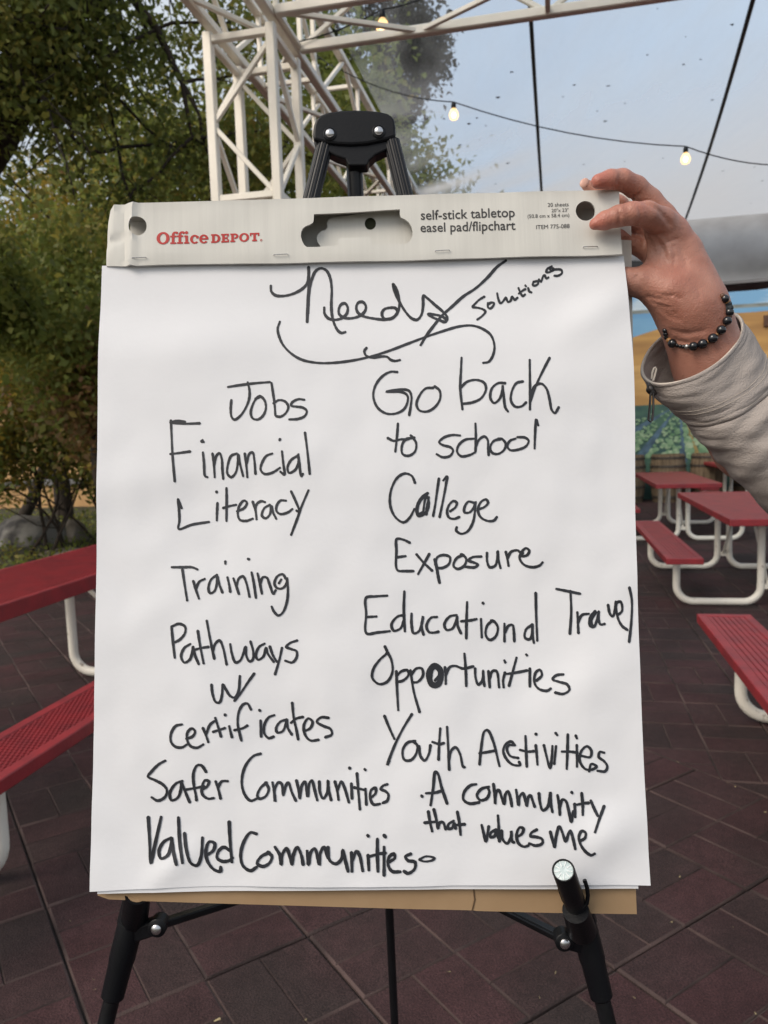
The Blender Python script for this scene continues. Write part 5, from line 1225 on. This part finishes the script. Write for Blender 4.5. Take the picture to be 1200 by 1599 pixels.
n3 = nt.nodes.new('ShaderNodeTexNoise'); n3.inputs['Scale'].default_value = 150; n3.inputs['Detail'].default_value = 5; L(tc.outputs['Object'], n3.inputs['Vector'])
ad = nt.nodes.new('ShaderNodeMath'); ad.operation = 'MULTIPLY_ADD'; ad.inputs[1].default_value = .5; L(vz.outputs['Distance'], ad.inputs[0]); L(n3.outputs['Fac'], ad.inputs[2])
bp = nt.nodes.new('ShaderNodeBump'); bp.inputs['Strength'].default_value = .38; bp.inputs['Distance'].default_value = .0016; L(ad.outputs[0], bp.inputs['Height']); L(bp.outputs[0], b.inputs['Normal'])
body = link('body', me, sk, PERSON, 2)
def blob(pts):
    f = np.zeros(len(V_))
    for x, y, off, r, a in pts:
        d = np.linalg.norm(V_-hp(x, y, off), axis=1); f = np.maximum(f, a*np.exp(-(d/(r*KZ))**2))
    return f
for nm, pts in (('flush', [(455, 300, -.02, 70, .75), (462, 95, -.012, 75, .8), (560, 255, -.022, 40, .25), (650, 235, -.025, 50, .45), (580, 80, -.004, 45, .5), (850, 300, .01, 60, .35), (800, 560, 0, 110, .2)]),
                ('pale', [(760, 440, .012, 65, .55), (750, 490, .012, 50, .5), (610, 575, .01, 55, .35), (500, 270, -.02, 30, .15), (790, 395, .0, 40, .4)])):
    a_ = me.attributes.new(nm, 'FLOAT', 'POINT'); a_.data.foreach_set('value', blob(pts).astype(np.float32))
sm = body.modifiers.new('s', 'SMOOTH'); sm.iterations = 2; sm.factor = .5
nail = mat('fingernail', (.62, .36, .28), .3, var=.05, vscale=90)
c = hp(398, 106, .0225); mb = MB(); mb.sphere(c, (.0052, .0046, .0016), 14, 8, (CR*.9+CU*.3, CU, -_f)); mb.build('fingernail', nail, body, smooth=2)

# ---------------------------------------------------------------- bracelet
def Z6b(x, y): return (960+x/5, 440+y/5)
BR = thing('bracelet', 'bracelet of glossy black beads with tan and silver spacers around the wrist', 'bracelet', hp(930, 780, .03), 0)
M['bead'] = mat('black_bead', (.008, .009, .012), .12, var=.3, vscale=60, spec=.7)
M['lava'] = mat('dull_bead', (.020, .028, .034), .6, var=.4, vscale=300, bump=.4, bscale=500)
M['tan_bead'] = mat('tan_bead', (.34, .17, .06), .45, var=.3, vscale=120)
M['brown_bead'] = mat('brown_bead', (.12, .055, .03), .5, var=.3, vscale=120)
M['silver'] = mat('silver_bead', (.5, .5, .48), .3, metal=.9, var=.15, vscale=90)
beads = [(393,382,17,'bead'),(398,408,17,'bead'),(405,434,17,'bead'),(425,456,15,'tan_bead'),(452,481,31,'bead'),(487,496,15,'bead'),(513,503,14,'bead'),(538,506,14,'bead'),(565,506,18,'silver'),(616,504,31,'bead'),(656,497,11,'brown_bead'),(688,485,34,'bead'),(731,466,11,'tan_bead'),(768,442,34,'bead'),(803,410,10,'tan_bead'),(833,377,32,'bead'),(861,340,10,'brown_bead'),(880,305,30,'bead'),(893,268,17,'brown_bead'),(897,238,29,'bead'),(896,206,26,'lava'),(888,178,24,'lava'),(878,156,15,'tan_bead'),(862,132,27,'bead'),(842,110,15,'brown_bead')]
a0, a1 = np.array([388, 395]), np.array([850, 120]); ch = a1-a0; cl2 = np.dot(ch, ch)
cyl = D0+.032
for x, y, r, mm in beads:
    s = np.clip(np.dot(np.array([x, y])-a0, ch)/cl2, 0, 1)*2-1
    d = cyl - .0335*math.sqrt(max(0, 1-s*s)) - .0035
    rad = r*1.13*d/PF/5
    sf = surf((960+x/5-780)*3, (440+y/5-250)*3)
    if sf is not None: d = min(d+.02, float(np.dot(sf-CAM, _f))-rad*.72)
    mb = MB(); flat = mm in ('tan_bead', 'brown_bead') 
    c = at(*Z6b(x, y), d)
    mb.sphere(c, rad*(1.25 if flat else 1.02), 18, 12); mb.build('bead', M[mm], BR, smooth=2)

# ---------------------------------------------------------------- jacket sleeve
def Z5(x, y): return (960+x/4.4417, 420+y/4.4417)
M['jacket'] = mat('jacket_cotton', (.42, .372, .342), .9, base2=(.36, .32, .295), vscale=14, bump=.35, bscale=700, spec=.1)
M['jacket_in'] = M['jacket']
rings = [((212, 748), (868, 352), (100, 150), .040, -.002), ((236, 805), (898, 402), (98, 146), .041, .0), ((300, 880), (985, 520), (94, 138), .043, .004), ((418, 985), (1062, 640), (90, 130), .044, .008), ((480, 1040), (1110, 700), (88, 126), .044, .010), ((575, 1135), (1200, 770), (86, 122), .046, .013), ((700, 1275), (1330, 850), (86, 122), .049, .018), ((850, 1440), (1520, 960), (86, 122), .052, .024), ((1066, 1660), (1790, 1130), (86, 122), .056, .032), ((1400, 2010), (2150, 1400), (86, 122), .062, .045), ((1900, 2500), (2650, 1800), (86, 122), .068, .06)]
NS = 72
def sleeve_pt(k, th):
    k = min(max(k, 0), len(rings)-1.0001); i = int(k); f = k-i
    def ev(r_):
        (lx, ly), (rx, ry), (wx, wy), hd_, off = r_
        cx, cy = (lx+rx)/2, (ly+ry)/2; ex, ey = (rx-lx)/2, (ry-ly)/2
        c_, s_ = math.cos(th), math.sin(th)
        return np.array([cx+ex*c_+wx*s_, cy+ey*c_+wy*s_, D0+.036+off-hd_*s_])
    a = ev(rings[i]); b_ = ev(rings[i+1]); q = a+(b_-a)*f
    return q
def wr(k, th):
    h = .0045*mnoise.noise(Vector((k*.75+math.cos(th)*1.2, math.sin(th)*1.6+k*.35, 3.1))) + .0018*mnoise.noise(Vector((k*2.2, th*2.3, 8)))
    # diagonal drag folds below the cuff seam
    for k0, t0, sl, am, wd in ((4.6, 1.1, .75, .0050, .28), (5.4, .9, .9, -.0045, .30), (6.0, 1.5, .6, .0050, .35), (6.8, 1.0, .8, -.0045, .38), (7.4, 1.9, .5, .005, .4), (3.1, 1.0, -.4, .0018, .22)):
        h += am*math.exp(-((k-k0-(th-t0)*sl)/wd)**2)*math.exp(-((th-t0)/.9)**2)
    s_ = 0
    for q_, (fx, ft, am) in enumerate(((1.0, 1.3, .0022), (2.3, 2.6, .0006), (4.6, 5.5, .0003))):
        n_ = mnoise.noise(Vector((k*fx*.8-math.cos(th)*ft*.7, k*fx*.5+math.sin(th)*ft*.7, 5+q_*7))); s_ += am*(1-abs(n_)*3.0)
    h += s_*min(1, max(0, k-3.9)*.8+.14)
    return h*min(1, .25+k*.4)
mb = MB(); NK = 110; KM = len(rings)-1
for a in range(NK+1):
    k = KM*(a/NK)**1.15
    ctr = sum(sleeve_pt(k, 2*math.pi*j/8) for j in range(8))/8
    cw = at(*Z5(ctr[0], ctr[1]), ctr[2])
    for j in range(NS):
        th = 2*math.pi*j/NS; q = sleeve_pt(k, th); P = at(*Z5(q[0], q[1]), q[2]); d = P-cw; d /= np.linalg.norm(d)
        ridge = .0009*math.exp(-((k-.10)/.10)**2) + .0010*math.exp(-((k-3.85)/.10)**2) - .0018*math.exp(-((k-4.12)/.09)**2)
        mb.v.append(tuple(P+d*(wr(k, th)+ridge)))
for a in range(NK):
    for j in range(NS): mb.f.append((a*NS+j, a*NS+(j+1) % NS, (a+1)*NS+(j+1) % NS, (a+1)*NS+j))
mb.f.append(tuple(NK*NS+j for j in range(NS)))
sleeve = mb.build('jacket_sleeve', M['jacket'], PERSON, smooth=2)
sd2 = sleeve.modifiers.new('t', 'SOLIDIFY'); sd2.thickness = .0022; sd2.offset = 1
# rolled hem along the rim, and stitch lines
M['hem'] = mat('hem_edge', (.62, .56, .48), .85, var=.08, vscale=90, bump=.2, bscale=600)
M['stitch'] = mat('stitch_thread', (.55, .49, .42), .8, var=.1, vscale=90)
def along(k, off, n=96, t0=0, t1=2*math.pi):
    out = []
    for j in range(n+1):
        th = t0+(t1-t0)*j/n
        ctr = sum(sleeve_pt(k, 2*math.pi*i/8) for i in range(8))/8; cw = at(*Z5(ctr[0], ctr[1]), ctr[2])
        q = sleeve_pt(k, th); P = at(*Z5(q[0], q[1]), q[2]); d = P-cw; d /= np.linalg.norm(d); out.append(P+d*(wr(k, th)+off))
    return out
mb = MB(); mb.tube(along(0.0, .0010), .0016, 8); mb.build('cuff_hem', M['hem'], sleeve, smooth=True)
mb = MB()
for k in (2.55, 2.75, 3.70):
    P = along(k, .0026, 260, .1, 3.05)
    for j in range(0, len(P)-2, 3): mb.tube([P[j], P[j+1], P[j+2]], .00028, 5)
mb.build('stitching', M['stitch'], sleeve, smooth=True)
# zip pull at the cuff corner
zm = mat('zip_metal', (.10, .09, .085), .35, metal=.8, var=.3, vscale=80)
def z5(x, y, d=.026): return at(*Z5(x, y), D0+d)
mb = MB(); mb.sphere(z5(256, 850, .018), (.0062, .0040, .0036), 14, 8, (CR*.9-CU*.3, CU, -_f)); mb.tube([z5(235, 795, .02), z5(245, 822, .018), z5(258, 850, .016)], [.002, .0032, .0036], 10)
zp = mb.build('zip_slider', zm, sleeve, smooth=2)
x0, y0, x1, y1 = 262, 862, 248, 1058
mb = MB(); mb.tube([z5(x0-12, y0, .014), z5(x0-18, (y0+y1)/2, .014), z5(x1-13, y1-10, .014), z5(x1, y1, .014), z5(x1+13, y1-8, .014), z5(x0+8, (y0+y1)/2, .014), z5(x0+6, y0, .014), z5(x0-12, y0, .014)], .0011, 8); mb.build('zip_tab', zm, sleeve, smooth=True)
mb = MB(); mb.tube([z5(258, 760, .022), z5(262, 720, .020), z5(272, 690, .019), z5(284, 682, .019), z5(290, 695, .019), z5(280, 735, .02), z5(268, 775, .021)], .0010, 8); mb.build('thread_loop', M['hem'], sleeve, smooth=True)
